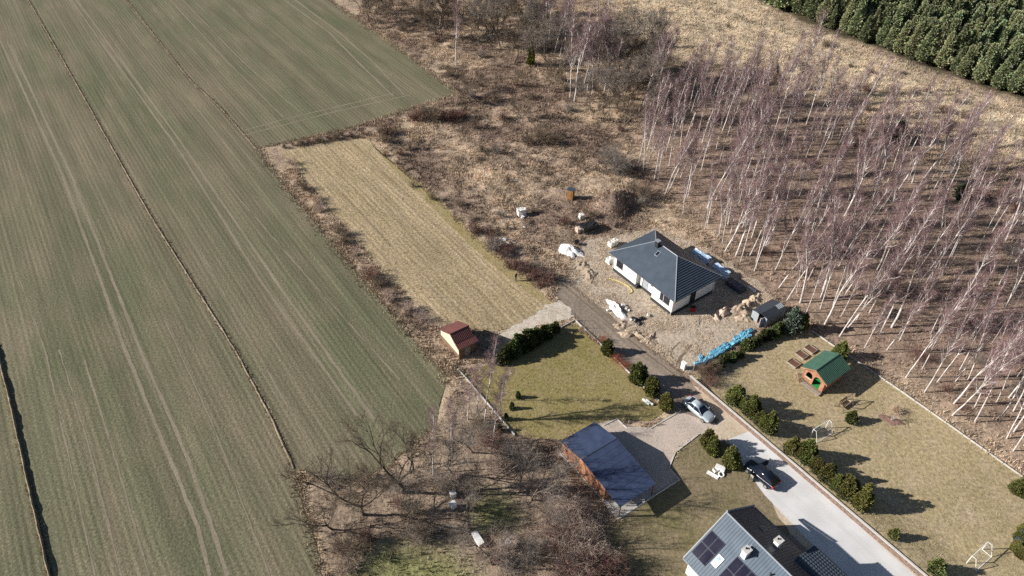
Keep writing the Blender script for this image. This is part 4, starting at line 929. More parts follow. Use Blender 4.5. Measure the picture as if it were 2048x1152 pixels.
ext = MB().slab([(16, 3.1, 4.98), (16, 6.5, 4.35), (7.2, 6.5, 4.35), (7.2, 3.1, 4.98)], .12).build('roof_extension', 'roof_steel', h2)
m = MB()
p0, p1, p2, p3 = (7.2, 6.5, 4.352), (7.2, 3.1, 4.982), (16, 3.1, 4.982), (16, 6.5, 4.352)
m.ribs(p0, p1, p2, p3, 9, .08, .06); m.ribs(p1, p2, p3, p0, 26, .06, .05); m.build('tile_shadow_ribs', 'roof_anthracite', ext)  # dark rib colour paints in the shadow lines between tiles
MB().box(7.4, 15.8, 4.95, 6.3, -.1, 4.36).build('porch_wall', 'white_render', h2)
MB().box(L2 - .42, L2 - .36, -2, 2, .4, 2.4).build('door', 'sheet_grey', h2)
window(h2, 2.0, 3.4, -5.0, 1.0, 2.3, '-y', 'white_paint'); window(h2, 6.0, 7.8, -5.0, 1.0, 2.3, '-y', 'white_paint'); window(h2, 1.2, 2.6, 5.0, 1.0, 2.3, '+y', 'white_paint')
# ---- carport
cp = thing('carport', 'timber carport with a dark blue roof on the gravel pad', 'carport', (11.55, 51.41, 0), rad(-56.11))
z1, zr, ar, z2_, la3, lb3 = 2.08, 3.2, -1.52, 2.42, 5.7, 2.78
rf = MB().slab([(ar, -lb3, zr), (la3, -lb3, z2_), (la3, lb3, z2_), (ar, lb3, zr)], .1).build('roof', 'roof_bitumen', cp)
MB().slab([(-la3, -lb3, z1), (ar - .01, -lb3, zr), (ar - .01, lb3, zr), (-la3, lb3, z1)], .1).build('roof_slope', 'roof_bitumen', rf)
MB().tube([(ar, -lb3, zr + .01), (ar, lb3, zr + .01)], .05, 5).build('ridge_cap', 'roof_dark', rf)
for i in range(1, 8):
    x = ar + (la3 - ar) * i / 8; z = zr + (z2_ - zr) * i / 8; MB().box(x - .02, x + .02, -lb3 + .02, lb3 - .02, z - .03, z + .018).build('roof_seam', 'roof_bitumen', rf)
def roofz(x): return zr + (z2_ - zr) * (x - ar) / (la3 - ar) if x > ar else z1 + (zr - z1) * (x + la3) / (ar + la3)
x = -5.55; k = 0
while x < 2.9:
    MB().box(x, x + .235, -2.66 - (.012 if k % 2 else 0), -2.60, .12, roofz(x + .1) - .13).build('plank', 'wood_orange', cp); x += .25; k += 1
for i in range(22):
    y = -2.55 + i * .235; MB().box(-5.62, -5.55, y, y + .225, .12, z1 - .1).build('plank', 'wood_orange', cp)
MB().box(-5.66, 2.95, -2.72, -2.54, -.05, .12).build('sill_beam', 'concrete', cp)
for (x, y) in ((-5.5, 2.6), (-1.5, 2.6), (2.9, 2.6), (5.55, 2.6), (5.55, -2.6), (2.9, -2.55)): MB().box(x - .07, x + .07, y - .07, y + .07, -.05, roofz(x) - .1).build('post', 'wood_brown', cp)
MB().box(2.82, 2.88, -2.5, 2.5, .05, roofz(2.85) - .14).build('partition', 'wood_orange', cp)
MB().box(-5.4, 5.5, 2.53, 2.67, 2.05, 2.2).build('beam', 'wood_brown', cp)
MB().box(3.0, 5.9, -2.9, 2.7, -.05, .075).build('deck', 'concrete', cp)
tb = thing('garden_table', 'wooden table under the open end of the timber carport', 'table', tuple(cp.matrix_basis @ Vector((4.3, -.6, .075))), rad(-56))
MB().box(-.8, .8, -.4, .4, .7, .75).build('tabletop', 'wood_grey', tb)
for sx in (-.7, .7):
    for sy in (-.32, .32): MB().box(sx - .04, sx + .04, sy - .04, sy + .04, 0, .7).build('leg', 'wood_grey', tb)
# ---- playhouse
ph = thing('playhouse', 'wooden playhouse with a green metal roof on the straw lawn', 'playhouse', (43.23, 66.68, .02), rad(-54.24))
lw, ll, ze, zr4, ww = 2.12, 2.66, 2.55, 3.63, 1.62
for s in (-1, 1):
    pts_ = [(s * lw, -ll, ze), (s * lw, ll, ze), (0, ll, zr4), (0, -ll, zr4)]
    if s < 0: pts_ = [pts_[1], pts_[0], pts_[3], pts_[2]]
    m = MB().slab(pts_, .06); m.ribs(*pts_, 20, .05, .03); rr = m.build('roof' if s < 0 else 'roof_slope', 'roof_green', ph)
MB().tube([(0, -ll, zr4 + .02), (0, ll, zr4 + .02)], .07, 6).build('ridge_cap', 'roof_green', ph)
for s in (-1, 1): MB().slab([(0, -ll - .03, zr4 - .02), (s * lw, -ll - .03, ze - .02), (s * lw, -ll - .03, ze - .2), (0, -ll - .03, zr4 - .2)][::s], .05).build('bargeboard', 'wood_orange', ph)
MB().box(-ww - .05, ww + .05, -2.35, 2.3, .12, .42).build('floor', 'wood_brown', ph)
MB().box(-ww + .06, ww - .06, -2.2, 2.1, .42, .45).build('carpet', 'carpet_green', ph)
for s in (-1, 1):
    for i in range(9): MB().box(min(s * ww, s * (ww - .06)), max(s * ww, s * (ww - .06)), -2.3, 2.25, .42 + i * .235, .42 + i * .235 + .228).build('plank', 'wood_orange', ph)
MB().prism([(-ww, 2.2), (ww, 2.2), (ww, 2.26), (-ww, 2.26)], .42, 2.6).build('back_wall', 'wood_orange', ph)
def frontwall(y0, y1):
    m = MB()
    def gab(x): return 3.5 - abs(x) * (3.63 - 2.55) / 2.12 - .06
    def col(x0, x1, z0, fz1):
        m.add([(x0, y0, z0), (x1, y0, z0), (x1, y1, z0), (x0, y1, z0), (x0, y0, fz1(x0)), (x1, y0, fz1(x1)), (x1, y1, fz1(x1)), (x0, y1, fz1(x0))], [(3, 2, 1, 0), (4, 5, 6, 7), (0, 1, 5, 4), (1, 2, 6, 5), (2, 3, 7, 6), (3, 0, 4, 7)])
    for a, b in ((-ww, -1.25), (-.30, -.05), (.05 + 1.0, ww)): col(a, b, .42, gab)
    def arch(a, b, zs, rise):
        n = 8
        for i in range(n):
            xa, xb = a + (b - a) * i / n, a + (b - a) * (i + 1) / n; f = lambda x: zs + rise * math.sqrt(max(0, 1 - ((x - (a + b) / 2) / ((b - a) / 2)) ** 2))
            zb = (f(xa), f(xb))
            m.add([(xa, y0, zb[0]), (xb, y0, zb[1]), (xb, y1, zb[1]), (xa, y1, zb[0]), (xa, y0, gab(xa)), (xb, y0, gab(xb)), (xb, y1, gab(xb)), (xa, y1, gab(xa))], [(3, 2, 1, 0), (4, 5, 6, 7), (0, 1, 5, 4), (2, 3, 7, 6)])
    arch(-1.25, -.30, 1.75, .45); arch(-.05, 1.05, 1.75, .5)
    col(-1.25, -.30, .42, lambda x: 1.15); return m
frontwall(-2.26, -2.20).build('front_wall', 'wood_orange', ph)
MB().box(-1.3, -.25, -2.32, -2.18, 1.12, 1.19).build('sill', 'wood_cream', ph)
for i in range(3): MB().box(-1.2, 1.7, -3.05 + i * .21, -2.86 + i * .21, .22, .28).build('deck_board', 'wood_grey', ph)
for (x, y) in ((-1.1, -2.75), (1.6, -2.75), (-1.1, -2.5), (1.6, -2.5)): MB().box(x - .05, x + .05, y - .05, y + .05, -.05, .22).build('leg', 'wood_grey', ph)
for (x, y) in ((-1.5, -2.1), (1.5, -2.1), (-1.5, 2.1), (1.5, 2.1), (0, 2.1), (0, -2.1)): MB().box(x - .12, x + .12, y - .12, y + .12, -.08, .12).build('footing', 'concrete', ph)
# ---- red shed
rs = thing('red_roofed_shed', 'old shed with a maroon metal roof at the edge of the crop field', 'shed', (-7.52, 73.0, 0), rad(-55.29))
l1, l2, l5, za, zb, zt = 3.2, 2.22, 1.64, 2.05, 2.3, 3.63
def slope(parent, name, pts_, mat, nr=0, wd=.05, hh=.025):
    m = MB().slab(pts_, .06)
    if nr: m.ribs(*pts_, nr, wd, hh)
    return m.build(name, mat, parent)
r = slope(rs, 'roof', [(-1.7, l5, 2.75), (-1.7, -l5, 2.75), (0, -l5, zt), (0, l5, zt)], 'roof_red', 12)
slope(r, 'roof_slope', [(-l1, l5, za), (-l1, -l5 , za), (-1.72, -l5, 2.70), (-1.72, l5, 2.70)], 'roof_red', 12)
slope(r, 'roof_slope', [(1.35, -l5, 2.72), (1.35, l5 - .1, 2.72), (0, l5 - .1, zt), (0, -l5, zt)], 'roof_red', 12)
slope(r, 'roof_slope', [(l2 + .1, -l5, zb), (l2 + .1, l5 + .1, zb), (1.36, l5 + .1, 2.68), (1.36, -l5, 2.68)], 'roof_red', 12)
MB().tube([(0, -l5, zt + .01), (0, l5, zt + .01)], .06, 6).build('ridge_cap', 'roof_red', r)
def gabw(x): return zt - .1 - (1.42 / 2.32) * x if x > 0 else zt - .1 + .51 * x
for i in range(12):
    x0_ = -3.0 + i * .42
    if x0_ + .4 > 2.1: break
    MB().add([(x0_, -1.5, 1.0), (x0_ + .41, -1.5, 1.0), (x0_ + .41, -1.44, 1.0), (x0_, -1.44, 1.0), (x0_, -1.5, gabw(x0_) - .05), (x0_ + .41, -1.5, gabw(x0_ + .41) - .05), (x0_ + .41, -1.44, gabw(x0_ + .41) - .05), (x0_, -1.44, gabw(x0_) - .05)],
             [(3, 2, 1, 0), (4, 5, 6, 7), (0, 1, 5, 4), (1, 2, 6, 5), (2, 3, 7, 6), (3, 0, 4, 7)]).build('plank', 'wood_cream', rs)
MB().box(-3.0, 2.05, -1.5, -1.44, -.1, 1.0).build('base_wall', 'wood_brown', rs); MB().box(-3.0, 2.05, 1.4, 1.46, -.1, 2.0).build('back_wall', 'wood_brown', rs)
MB().box(1.98, 2.05, -1.44, 1.4, -.1, 2.25).build('side_wall', 'wood_brown', rs); MB().box(-3.0, -2.94, -1.44, 1.4, -.1, 2.0).build('side_wall', 'wood_brown', rs)
MB().box(2.05, 2.09, -.5, .4, .05, 1.9).build('door', 'wood_grey', rs)
# ---- grey shed
gs = thing('grey_shed', 'low grey metal shed with an open door beside the spruce', 'shed', (39.21, 79.14, .018), rad(-56.71)); gs.scale = (.95, .95, .95)
r = slope(gs, 'roof', [(-1.7, 2.36, 1.80), (-1.7, -2.36, 1.80), (0, -2.36, 2.3), (0, 2.36, 2.3)], 'roof_anthracite', 14)
slope(r, 'roof_slope', [(1.25, -2.1, 1.9), (1.25, 2.36, 1.9), (0, 2.36, 2.3), (0, -2.36, 2.3)], 'roof_anthracite', 14)
slope(r, 'skylight', [(.75, 1.0, 2.09), (.75, 2.3, 2.09), (-.05, 2.3, 2.34), (-.05, 1.0, 2.34)], 'sheet_grey', 4)
MB().box(-1.62, -1.57, -2.28, 2.3, -.05, 1.75).build('side_wall', 'sheet_grey', gs); MB().box(1.1, 1.15, -2.0, 2.3, -.05, 1.85).build('side_wall', 'sheet_grey', gs)
MB().box(-1.57, 1.1, 2.24, 2.3, -.05, 1.85).build('back_wall', 'sheet_grey', gs)
MB().box(-1.57, -.35, -2.28, -2.23, -.05, 1.85).build('front_panel', 'sheet_grey', gs); MB().box(.55, 1.1, -2.05, -2.0, -.05, 1.95).build('front_panel', 'sheet_grey', gs)
MB().box(-.3, .5, -1.9, -1.5, .0, 1.0).build('stored_boxes', 'wood_orange', gs)
dr = MB().box(.55, .6, -2.9, -2.05, 0, 1.8).build('door', 'plastic_paleblue', gs)
# ---- outhouse
p = G(1141, 398); oh = thing('outhouse', 'small ochre wooden outhouse standing in the dead grass', 'outhouse', (p.x, p.y, max(0, gz(p.x, p.y))), rad(-25))
for (x0_, x1_, y0_, y1_) in ((-.55, .55, -.55, -.5), (-.55, .55, .5, .55), (-.55, -.5, -.5, .5), (.5, .55, -.5, .5)): MB().box(x0_, x1_, y0_, y1_, -.15, 2.0).build('wall', 'wood_ochre', oh)
slope(oh, 'roof', [(-.7, -.7, 2.2), (.7, -.7, 2.2), (.7, .7, 2.0), (-.7, .7, 2.0)], 'roof_steel', 5)
d_ = MB().box(-.3, .3, -.58, -.55, .1, 1.8).build('door', 'wood_ochre', oh); MB().box(.18, .24, -.62, -.58, .9, 1.0).build('handle', 'gutter_dark', d_)

# ================================================================ WALLS, FENCES, KERBS
def run_frame(a, b):
    d = b - a; L = np.linalg.norm(d); return L, math.atan2(d[1], d[0])
Lw, aw = run_frame(WALL_A, WALL_B + WALL_D * 12)
sw_ = thing('stone_wall', 'long brown stone retaining wall with pale coping along the road', 'wall', (WALL_A[0], WALL_A[1], 0), aw)
nseg = int(Lw / 2.5); L1 = Lw / nseg
for i in range(nseg):
    x0_ = i * L1; MB().box(x0_ + .006, x0_ + L1 - .006, -.05, .16, -.1, .84).build('wall_panel', 'stone_wall', sw_)
    MB().box(x0_ + .004, x0_ + L1 - .004, -.08, .18, .84, .92).build('coping', 'concrete_pale', sw_)
    MB().tube([(x0_, .25, .3), (x0_, .25, 2.2)], .025, 5).build('post', 'post_dark', sw_)
for z in (1.2, 1.6, 2.0): MB().tube([(0, .25, z), (Lw, .25, z)], .006, 3).build('wire', 'mesh_wire', sw_)
def fence(px, label, ph_=1.5, plinth=.25, mat='concrete', step=2.5, zf=None, group=None, wires=(.5, .9, 1.4), w=.055):
    P = GP(px); root = thing('plinth_fence', label, 'fence', (P[0][0], P[0][1], 0), 0, group); o = P[0]
    for i in range(len(P) - 1):
        L, a = run_frame(P[i], P[i + 1]); n = max(1, int(round(L / step))); d = (P[i + 1] - P[i]) / n; u = d / np.linalg.norm(d); nn = np.array([-u[1], u[0]]) * w
        for k in range(n):
            q0 = P[i] + d * k - o + u * .03; q1 = P[i] + d * (k + 1) - o - u * .03
            z = (zf(*(P[i] + d * (k + .5))) if zf else 0.0)
            MB().prism([q0 - nn, q1 - nn, q1 + nn, q0 + nn], -.12, plinth + z).build('plinth_board', mat, root)
            q = P[i] + d * k - o
            MB().tube([(q[0], q[1], -.1), (q[0], q[1], ph_ + z)], .028, 5).build('post', 'post_dark', root)
        for z in wires:
            if z < ph_:
                a_, b_ = P[i] - o, P[i + 1] - o; MB().tube([(a_[0], a_[1], z), (b_[0], b_[1], z)], .005, 3).build('wire', 'mesh_wire', root)
    q = P[-1] - o; MB().tube([(q[0], q[1], -.1), (q[0], q[1], ph_)], .028, 5).build('post', 'post_dark', root)
    return root
fence([(1622, 662), (1690, 708), (1800, 782), (1925, 870), (2048, 957), (2250, 1095)], 'low concrete plinth fence between the straw lawn and the birches', 1.5, .22)
fence([(915, 740), (930, 755), (1030, 872)], 'pale plinth fence between the crop corner and the lawn', 1.4, .28)
fence([(1105, 978), (1150, 1032), (1250, 1152), (1300, 1215)], 'pale plinth fence through the scrub beside the carport', 1.4, .28)
fence([(1100, 668), (1150, 641), (1204, 692), (1262, 750), (1338, 822)], 'pale plinth fence around the lawn corner at the dirt track', 1.5, .25)
def kerb(px, label, h=.12, w=.12, z=.0):
    P = GP(px); root = thing('kerb', label, 'kerb', (P[0][0], P[0][1], 0)); o = P[0]
    for i in range(len(P) - 1):
        L, a = run_frame(P[i], P[i + 1]); n = max(1, int(round(L / 1.0))); d = (P[i + 1] - P[i]) / n; u = d / np.linalg.norm(d); nn = np.array([-u[1], u[0]]) * w * .5
        for k in range(n):
            q0 = P[i] + d * k - o + u * .008; q1 = P[i] + d * (k + 1) - o - u * .008
            MB().prism([q0 - nn, q1 - nn, q1 + nn, q0 + nn], -.08, h).build('kerb_stone', 'concrete_pale', root)
kerb([(1206, 852), (1234, 838), (1254, 857), (1302, 857), (1362, 822)], 'pale kerb between the lawn and the gravel pad')
kerb([(1399, 868), (1351, 905), (1338, 936), (1359, 960), (1242, 1034), (1118, 905)], 'pale kerb around the lower side of the gravel pad and carport')
# ================================================================ CARS
def car(name, label, loc, heading, paint, estate, doors=False):
    t = thing(name, label, 'car', loc, heading); k = 1.0
    st = [(2.22, .62, .30, .55, .58), (2.12, .78, .22, .68, .74), (1.75, .86, .20, .78, .86), (1.0, .89, .20, .88, .97), (.55, .90, .20, .93, 1.0), (-.4, .90, .20, .95, 1.0), (-1.3, .90, .20, .98, 1.02), (-1.9, .86, .22, .98, 1.04), (-2.2, .78, .26, .92, .98), (-2.28, .66, .34, .72, .74)]
    V = []; F = []
    for (x, w_, zb, zs, zc) in st:
        V += [(x, -w_ * .8, zb), (x, -w_, zb + .14), (x, -w_ * 1.02, (zb + zs) / 2 + .08), (x, -w_ * .95, zs), (x, -w_ * .45, zc), (x, w_ * .45, zc), (x, w_ * .95, zs), (x, w_ * 1.02, (zb + zs) / 2 + .08), (x, w_, zb + .14), (x, w_ * .8, zb)]
    n = 10
    for i in range(len(st) - 1):
        for j in range(n): F.append((i * n + j, i * n + (j + 1) % n, (i + 1) * n + (j + 1) % n, (i + 1) * n + j))
    F.append(tuple(range(n - 1, -1, -1))); F.append(tuple((len(st) - 1) * n + j for j in range(n)))
    body = MB().add(V, [f[::-1] for f in F]).build('body', paint, t, smooth=True); sb = body.modifiers.new('sub', 'SUBSURF'); sb.levels = 1; sb.render_levels = 2
    if estate: prof = [(1.05, .72, .93), (.30, .60, 1.40), (-.6, .60, 1.47), (-1.7, .58, 1.44), (-2.2, .66, .98)]
    else: prof = [(1.05, .72, .93), (.25, .58, 1.36), (-.35, .58, 1.42), (-1.05, .56, 1.37), (-1.85, .66, 1.0)]
    def ring(x, w_, z, zb=.9): return [(x, -.80, zb), (x, -w_, z), (x, w_, z), (x, .80, zb)]
    x0_, xr0, xr1, x1_ = prof[0][0], prof[1][0], prof[-2][0], prof[-1][0]; rz0, rz1, rw = prof[1][2], prof[-2][2], prof[1][1]
    # glasshouse
    b0, b1 = .92, .97
    g = MB().add([(x0_, -.76, b0), (x0_, .76, b0), (xr0, rw, rz0), (xr0, -rw, rz0)], [(0, 1, 2, 3)]).build('windscreen', 'glass_dark', t)
    MB().add([(x1_, -.70, b1), (x1_, .70, b1), (xr1, rw, rz1), (xr1, -rw, rz1)], [(3, 2, 1, 0)]).build('rear_window', 'glass_dark', t)
    for s in (-1, 1):
        top = [(p[0], s * p[1], p[2]) for p in prof[1:-1]]
        MB().add([(x0_, s * .80, b0), (x1_, s * .76, b1)] + top[::-1], [tuple(range(2 + len(top)))[::s]]).build('side_window', 'glass_dark', t)
        for (xb, xt, zt_) in ((x0_, xr0, rz0), (-.35, -.45, prof[2][2]), (x1_, xr1, rz1)):
            MB().tube([(xb, s * .80, .92), (xt, s * (rw + .01), zt_)], .035, 5).build('pillar', paint, t)
        MB().tube([(x0_, s * .82, .94), (-.3, s * .86, .97), (x1_, s * .80, .99)], .018, 4).build('trim', 'rim' if doors else paint, t)
        MB().box(.72, .9, min(s * .9, s * 1.06), max(s * .9, s * 1.06), .93, 1.06).build('mirror', paint, t, .03)
        for x in (1.38, -1.38):
            wh = MB().tube([(x, s * .72, .31), (x, s * .92, .31)], .31, 16).build('wheel', 'tyre', t); MB().tube([(x, s * .90, .31), (x, s * .935, .31)], .20, 12).build('rim', 'rim', wh)
        MB().box(2.0, 2.16, min(s * .45, s * .78), max(s * .45, s * .78), .56, .70).build('headlight', 'lamp_clear', t, .04)
        MB().box(-2.27, -2.1, min(s * .55, s * .86), max(s * .55, s * .86), .72, 1.0 if estate else .9).build('tail_light', 'tail_red', t, .03)
    rp = [(p[0], p[1], p[2]) for p in prof[1:-1]]; V = []; F = []
    for (x, w_, z) in rp: V += [(x, -w_ - .02, z - .02), (x, -w_ * .5, z + .035), (x, w_ * .5, z + .035), (x, w_ + .02, z - .02)]
    for i in range(len(rp) - 1):
        for j in range(3): F.append((i * 4 + j, i * 4 + 4 + j, i * 4 + 5 + j, i * 4 + j + 1))
    rf_ = MB().add(V, F).build('roof', paint, t, smooth=True); so = rf_.modifiers.new('thick', 'SOLIDIFY'); so.thickness = .04
    MB().box(2.2, 2.26, -.26, .26, .38, .49).build('number_plate', 'plastic_white', t); MB().box(-2.31, -2.25, -.26, .26, .62, .73).build('number_plate', 'plastic_white', t)
    if doors:
        for s in (-1, 1):
            d0 = Vector((.85, s * .92, 0)); e = Vector((-.42, s * .9, 0)).normalized()
            a, b = d0, d0 + e * 1.05; nrm = Vector((-e.y, e.x, 0)) * .04
            dr_ = MB().add([a - nrm + Vector((0, 0, .3)), b - nrm + Vector((0, 0, .3)), b + nrm + Vector((0, 0, .3)), a + nrm + Vector((0, 0, .3)), a - nrm + Vector((0, 0, .95)), b - nrm + Vector((0, 0, .98)), b + nrm + Vector((0, 0, .98)), a + nrm + Vector((0, 0, .95))],
                     [(3, 2, 1, 0), (4, 5, 6, 7), (0, 1, 5, 4), (1, 2, 6, 5), (2, 3, 7, 6), (3, 0, 4, 7)]).build('open_door', paint, t)
            MB().add([a + Vector((0, 0, .96)), b + Vector((0, 0, .98)), b - e * .15 + Vector((0, 0, 1.4)), a + e * .55 + Vector((0, 0, 1.38))], [(0, 1, 2, 3)]).build('window', 'glass_dark', dr_)
    return t
def heading(a, b): d = G(*b) - G(*a); return math.atan2(d.y, d.x)
p = G(1397.3, 809, 1.4); car('parked_car', 'silver saloon car parked beside the stone wall', (p.x + .15, p.y - .2, .04), heading((1372, 804), (1424, 845)), 'car_silver', False)
hd = heading((1545, 974), (1497, 934)); p = G(1532, 945, 1.45); car('parked_car', 'dark navy estate car with open front doors on the concrete road', (p.x + .5 * math.cos(hd), p.y + .5 * math.sin(hd), .05), hd, 'car_navy', True, True)

# ================================================================ HEAPS, PALLETS, PACKS
def heap_mesh(rx, ry, h, seed, rough=.35, n=22, rings=9):
    V = [(0, 0, h * .95)]; F = []
    for i in range(1, rings + 1):
        t = i / rings
        for k in range(n):
            a = 6.2832 * k / n; c, s = math.cos(a), math.sin(a)
            e = 1 + rough * 1.1 * (vnoise(np.array([c * 1.7 + seed]), np.array([s * 1.7 + seed * 2]), seed)[0] - .5) * 2 * t
            x, y = c * rx * t * e, s * ry * t * e
            z = h * (1 - t ** 1.7) * (1 + rough * 1.8 * (vnoise(np.array([x * 2.2 / max(rx, .5) * 1.6 + seed]), np.array([y * 2.2 / max(ry, .5) * 1.6]), seed + 3)[0] - .5))
            V.append((x, y, z if i < rings else -.08))
    for k in range(n): F.append((0, 1 + k, 1 + (k + 1) % n))
    for i in range(rings - 1):
        for k in range(n): F.append((1 + i * n + k, 1 + (i + 1) * n + k, 1 + (i + 1) * n + (k + 1) % n, 1 + i * n + (k + 1) % n))
    return MB().add(V, F)
def site_z(x, y):
    q = (np.array([x]), np.array([y]))
    if inpoly(*q, GARDEN)[0]: return float(garden_z(x, y))
    if min(float(sdist(*q, pl_)[0]) for pl_ in FLATS) < 0: return .02
    return max(0.0, gz(x, y))
def heap(px, py, rx, ry, h, mat, label, cat='heap', seed=1, name='heap', rz=-.96, rough=.35):
    p = G(px, py); o = heap_mesh(rx, ry, h, seed, rough).build(name, mat); o.location = (p.x, p.y, site_z(p.x, p.y)); o.rotation_euler = (0, 0, rz); return tag(o, label, cat)
heap(1138, 502, 2.6, 1.6, .8, 'lime_white', 'white heap of lime sand with a dark bucket on the rough ground', seed=3, name='sand_heap', rough=.4)
p = G(1152, 489); o = MB().tube([(0, 0, 0), (0, 0, .55)], [.33, .42], 14).build('bucket', 'plastic_black'); o.location = (p.x, p.y, site_z(p.x, p.y) + .3); o.rotation_euler = (.25, .2, 0); tag(o, 'dark bucket on the white lime heap', 'bucket')
heap(1232, 617, 1.7, .95, .55, 'lime_white', 'rubble heap of white foam scraps on the sandy yard', seed=8, name='rubble_heap', rough=.9)
for i, (px, py, s) in enumerate([(1246, 612, .3), (1252, 618, .26), (1226, 611, .28), (1240, 625, .22), (1258, 622, .2), (1262, 640, .2), (1216, 622, .25), (1296, 632, .28)]):
    p = G(px, py); o = MB().box(-s, s, -s * .7, s * .7, 0, s * 1.2).build('foam_block', 'block_white', bevel=.04); o.location = (p.x, p.y, site_z(p.x, p.y)); o.rotation_euler = (.2 * (i % 3), .15, i * 1.1); tag(o, 'small broken white block beside the foam rubble heap', 'block', 'broken blocks by the foam rubble')
for i, (px, py, s) in enumerate([(1272, 642, .55), (1283, 638, .5), (1279, 648, .45), (1266, 636, .35)]):
    p = G(px, py); o = heap_mesh(s * 1.2, s * .8, s * .9, 20 + i, .5, 12, 5).build('black_sack', 'plastic_black', smooth=True); o.location = (p.x, p.y, .02); o.rotation_euler = (0, 0, i); tag(o, 'black plastic sack lying on the sandy yard', 'sack', 'black sacks on the yard')
heap(1446, 628, 1.4, .9, .95, 'sand_pink', 'pinkish sand heap in front of the shaded house side', seed=12, name='sand_heap', rough=.7, rz=.5)
heap(1430, 634, .8, .6, .45, 'sand_pink', 'smaller low sand heap next to the pinkish one', seed=13, name='sand_heap', rough=.6)
for i, (px, py, rx, ry, h) in enumerate([(1476, 622, 1.7, 1.2, .9), (1492, 612, 1.5, 1.1, .8), (1505, 600, 1.2, .8, .6), (1488, 636, 1.3, 1.0, .6)]):
    heap(px, py, rx, ry, h, 'clod_soil', 'lumpy mound of excavated earth between the sand heap and the grey shed', 'mound', 30 + i, 'soil_mound', i, .8)['group'] = 'earth mounds by the grey shed'
for i, (px, py, rx, ry, h) in enumerate([(1160, 530, 1.2, 2.0, .4), (1178, 548, 1.2, 1.8, .35), (1268, 668, 1.8, .9, .5), (1240, 650, 1.4, .8, .4), (1300, 680, 1.5, .8, .35)]):
    heap(px, py, rx, ry, h, 'clod_soil', 'low ridge of dug earth along the dirt track', 'mound', 40 + i, 'soil_mound', i * .4 - .9, .9)['group'] = 'dug earth along the track'
def pallet(px, py, sx, sy, h, mat, label, rz, group=None, z=0.0, name='wrapped_pallet', lump=.05):
    p = G(px, py); t = thing(name, label, 'pallet', (p.x, p.y, site_z(p.x, p.y) + z), rz, group)
    for y in (-sy / 2 + .08, 0, sy / 2 - .08): MB().box(-sx / 2, sx / 2, y - .06, y + .06, -.08, .12).build('skid', 'wood_grey', t)
    Rr_ = random.Random(int(px)); bm = bmesh.new(); bmesh.ops.create_cube(bm, size=1.0); bmesh.ops.subdivide_edges(bm, edges=bm.edges[:], cuts=4, use_grid_fill=True)
    for v in bm.verts:
        v.co.x = v.co.x * sx + Rr_.gauss(0, lump); v.co.y = v.co.y * sy + Rr_.gauss(0, lump); v.co.z = .12 + (v.co.z + .5) * h + (Rr_.gauss(0, lump) if v.co.z > -.4 else 0)
    m_ = bpy.data.meshes.new('load'); bm.to_mesh(m_); bm.free(); m_.materials.append(MATS[mat]); put('load', m_, t); return t
pallet(1043, 430, 1.5, 1.2, 1.25, 'block_white', 'white wrapped pallet standing alone in the dead grass', .3)
pallet(1046, 437, .5, .5, .4, 'plastic_white', 'torn white wrapping piece below the lone white pallet', .9)
pallet(1163, 437, .9, .8, .8, 'block_white', 'small pale bag pallet above the dark tarp stack', .3)
pallet(1158, 464, 1.1, 1.0, .8, 'sand_pink', 'cream stack against the dark tarp', .5)
pallet(1177, 460, 3.2, 1.7, 1.05, 'tarp_dark', 'long stack under a dark tarp on the rough ground', .5)
for i, (px, py, s) in enumerate([(1010, 480, .5), (1018, 486, .4), (1002, 478, .3), (1049, 456, .25), (1030, 485, .3)]):
    p = G(px, py); o = heap_mesh(s * 1.2, s, s * .6, 60 + i, .8, 10, 4).build('white_scrap', 'block_white'); o.location = (p.x, p.y, site_z(p.x, p.y)); tag(o, 'crumpled white plastic scrap in the dead grass', 'scrap', 'plastic scraps in the grass')
for (px, py, s, lab, g) in [(1222, 493, .9, 'white block stack behind the left corner of the bungalow', 1), (1230, 489, .8, 'white block stack behind the left corner of the bungalow', 1), (1219, 526, 1.0, 'white block stack in front of the left corner of the bungalow', None)]:
    pallet(px, py, s, s, .9, 'block_white', lab, -.95, 'block stacks behind the bungalow' if g else None)
pallet(1400, 520, 3.3, 1.3, 1.1, 'plastic_paleblue', 'long film wrapped stack in the shade behind the bungalow', -.95, None, lump=.09)
pallet(1417, 528, .7, .7, .5, 'block_white', 'small white bundle between the film wrapped stacks', -.95)
pallet(1439, 549, 3.0, 1.3, 1.1, 'plastic_paleblue', 'second film wrapped stack next to the dark roof panels', -.95, None, lump=.07)
p = G(1470, 576); t = thing('panel_stack', 'stack of dark roof panels beside the film wrapped pallets', 'stack', (p.x, p.y, .018), -.95)
for i in range(6): MB().box(-1.6 + .02 * i, 1.6, -.7, .7 - .015 * i, .1 + i * .13, .1 + i * .13 + .11).build('panel', 'roof_dark', t)
for x in (-1.2, 0, 1.2): MB().box(x - .06, x + .06, -.75, .75, -.05, .1).build('skid', 'wood_grey', t)
for x in (-.8, .8): MB().box(x - .03, x + .03, -.72, .72, .87, .9).build('strap', 'sheet_grey', t)
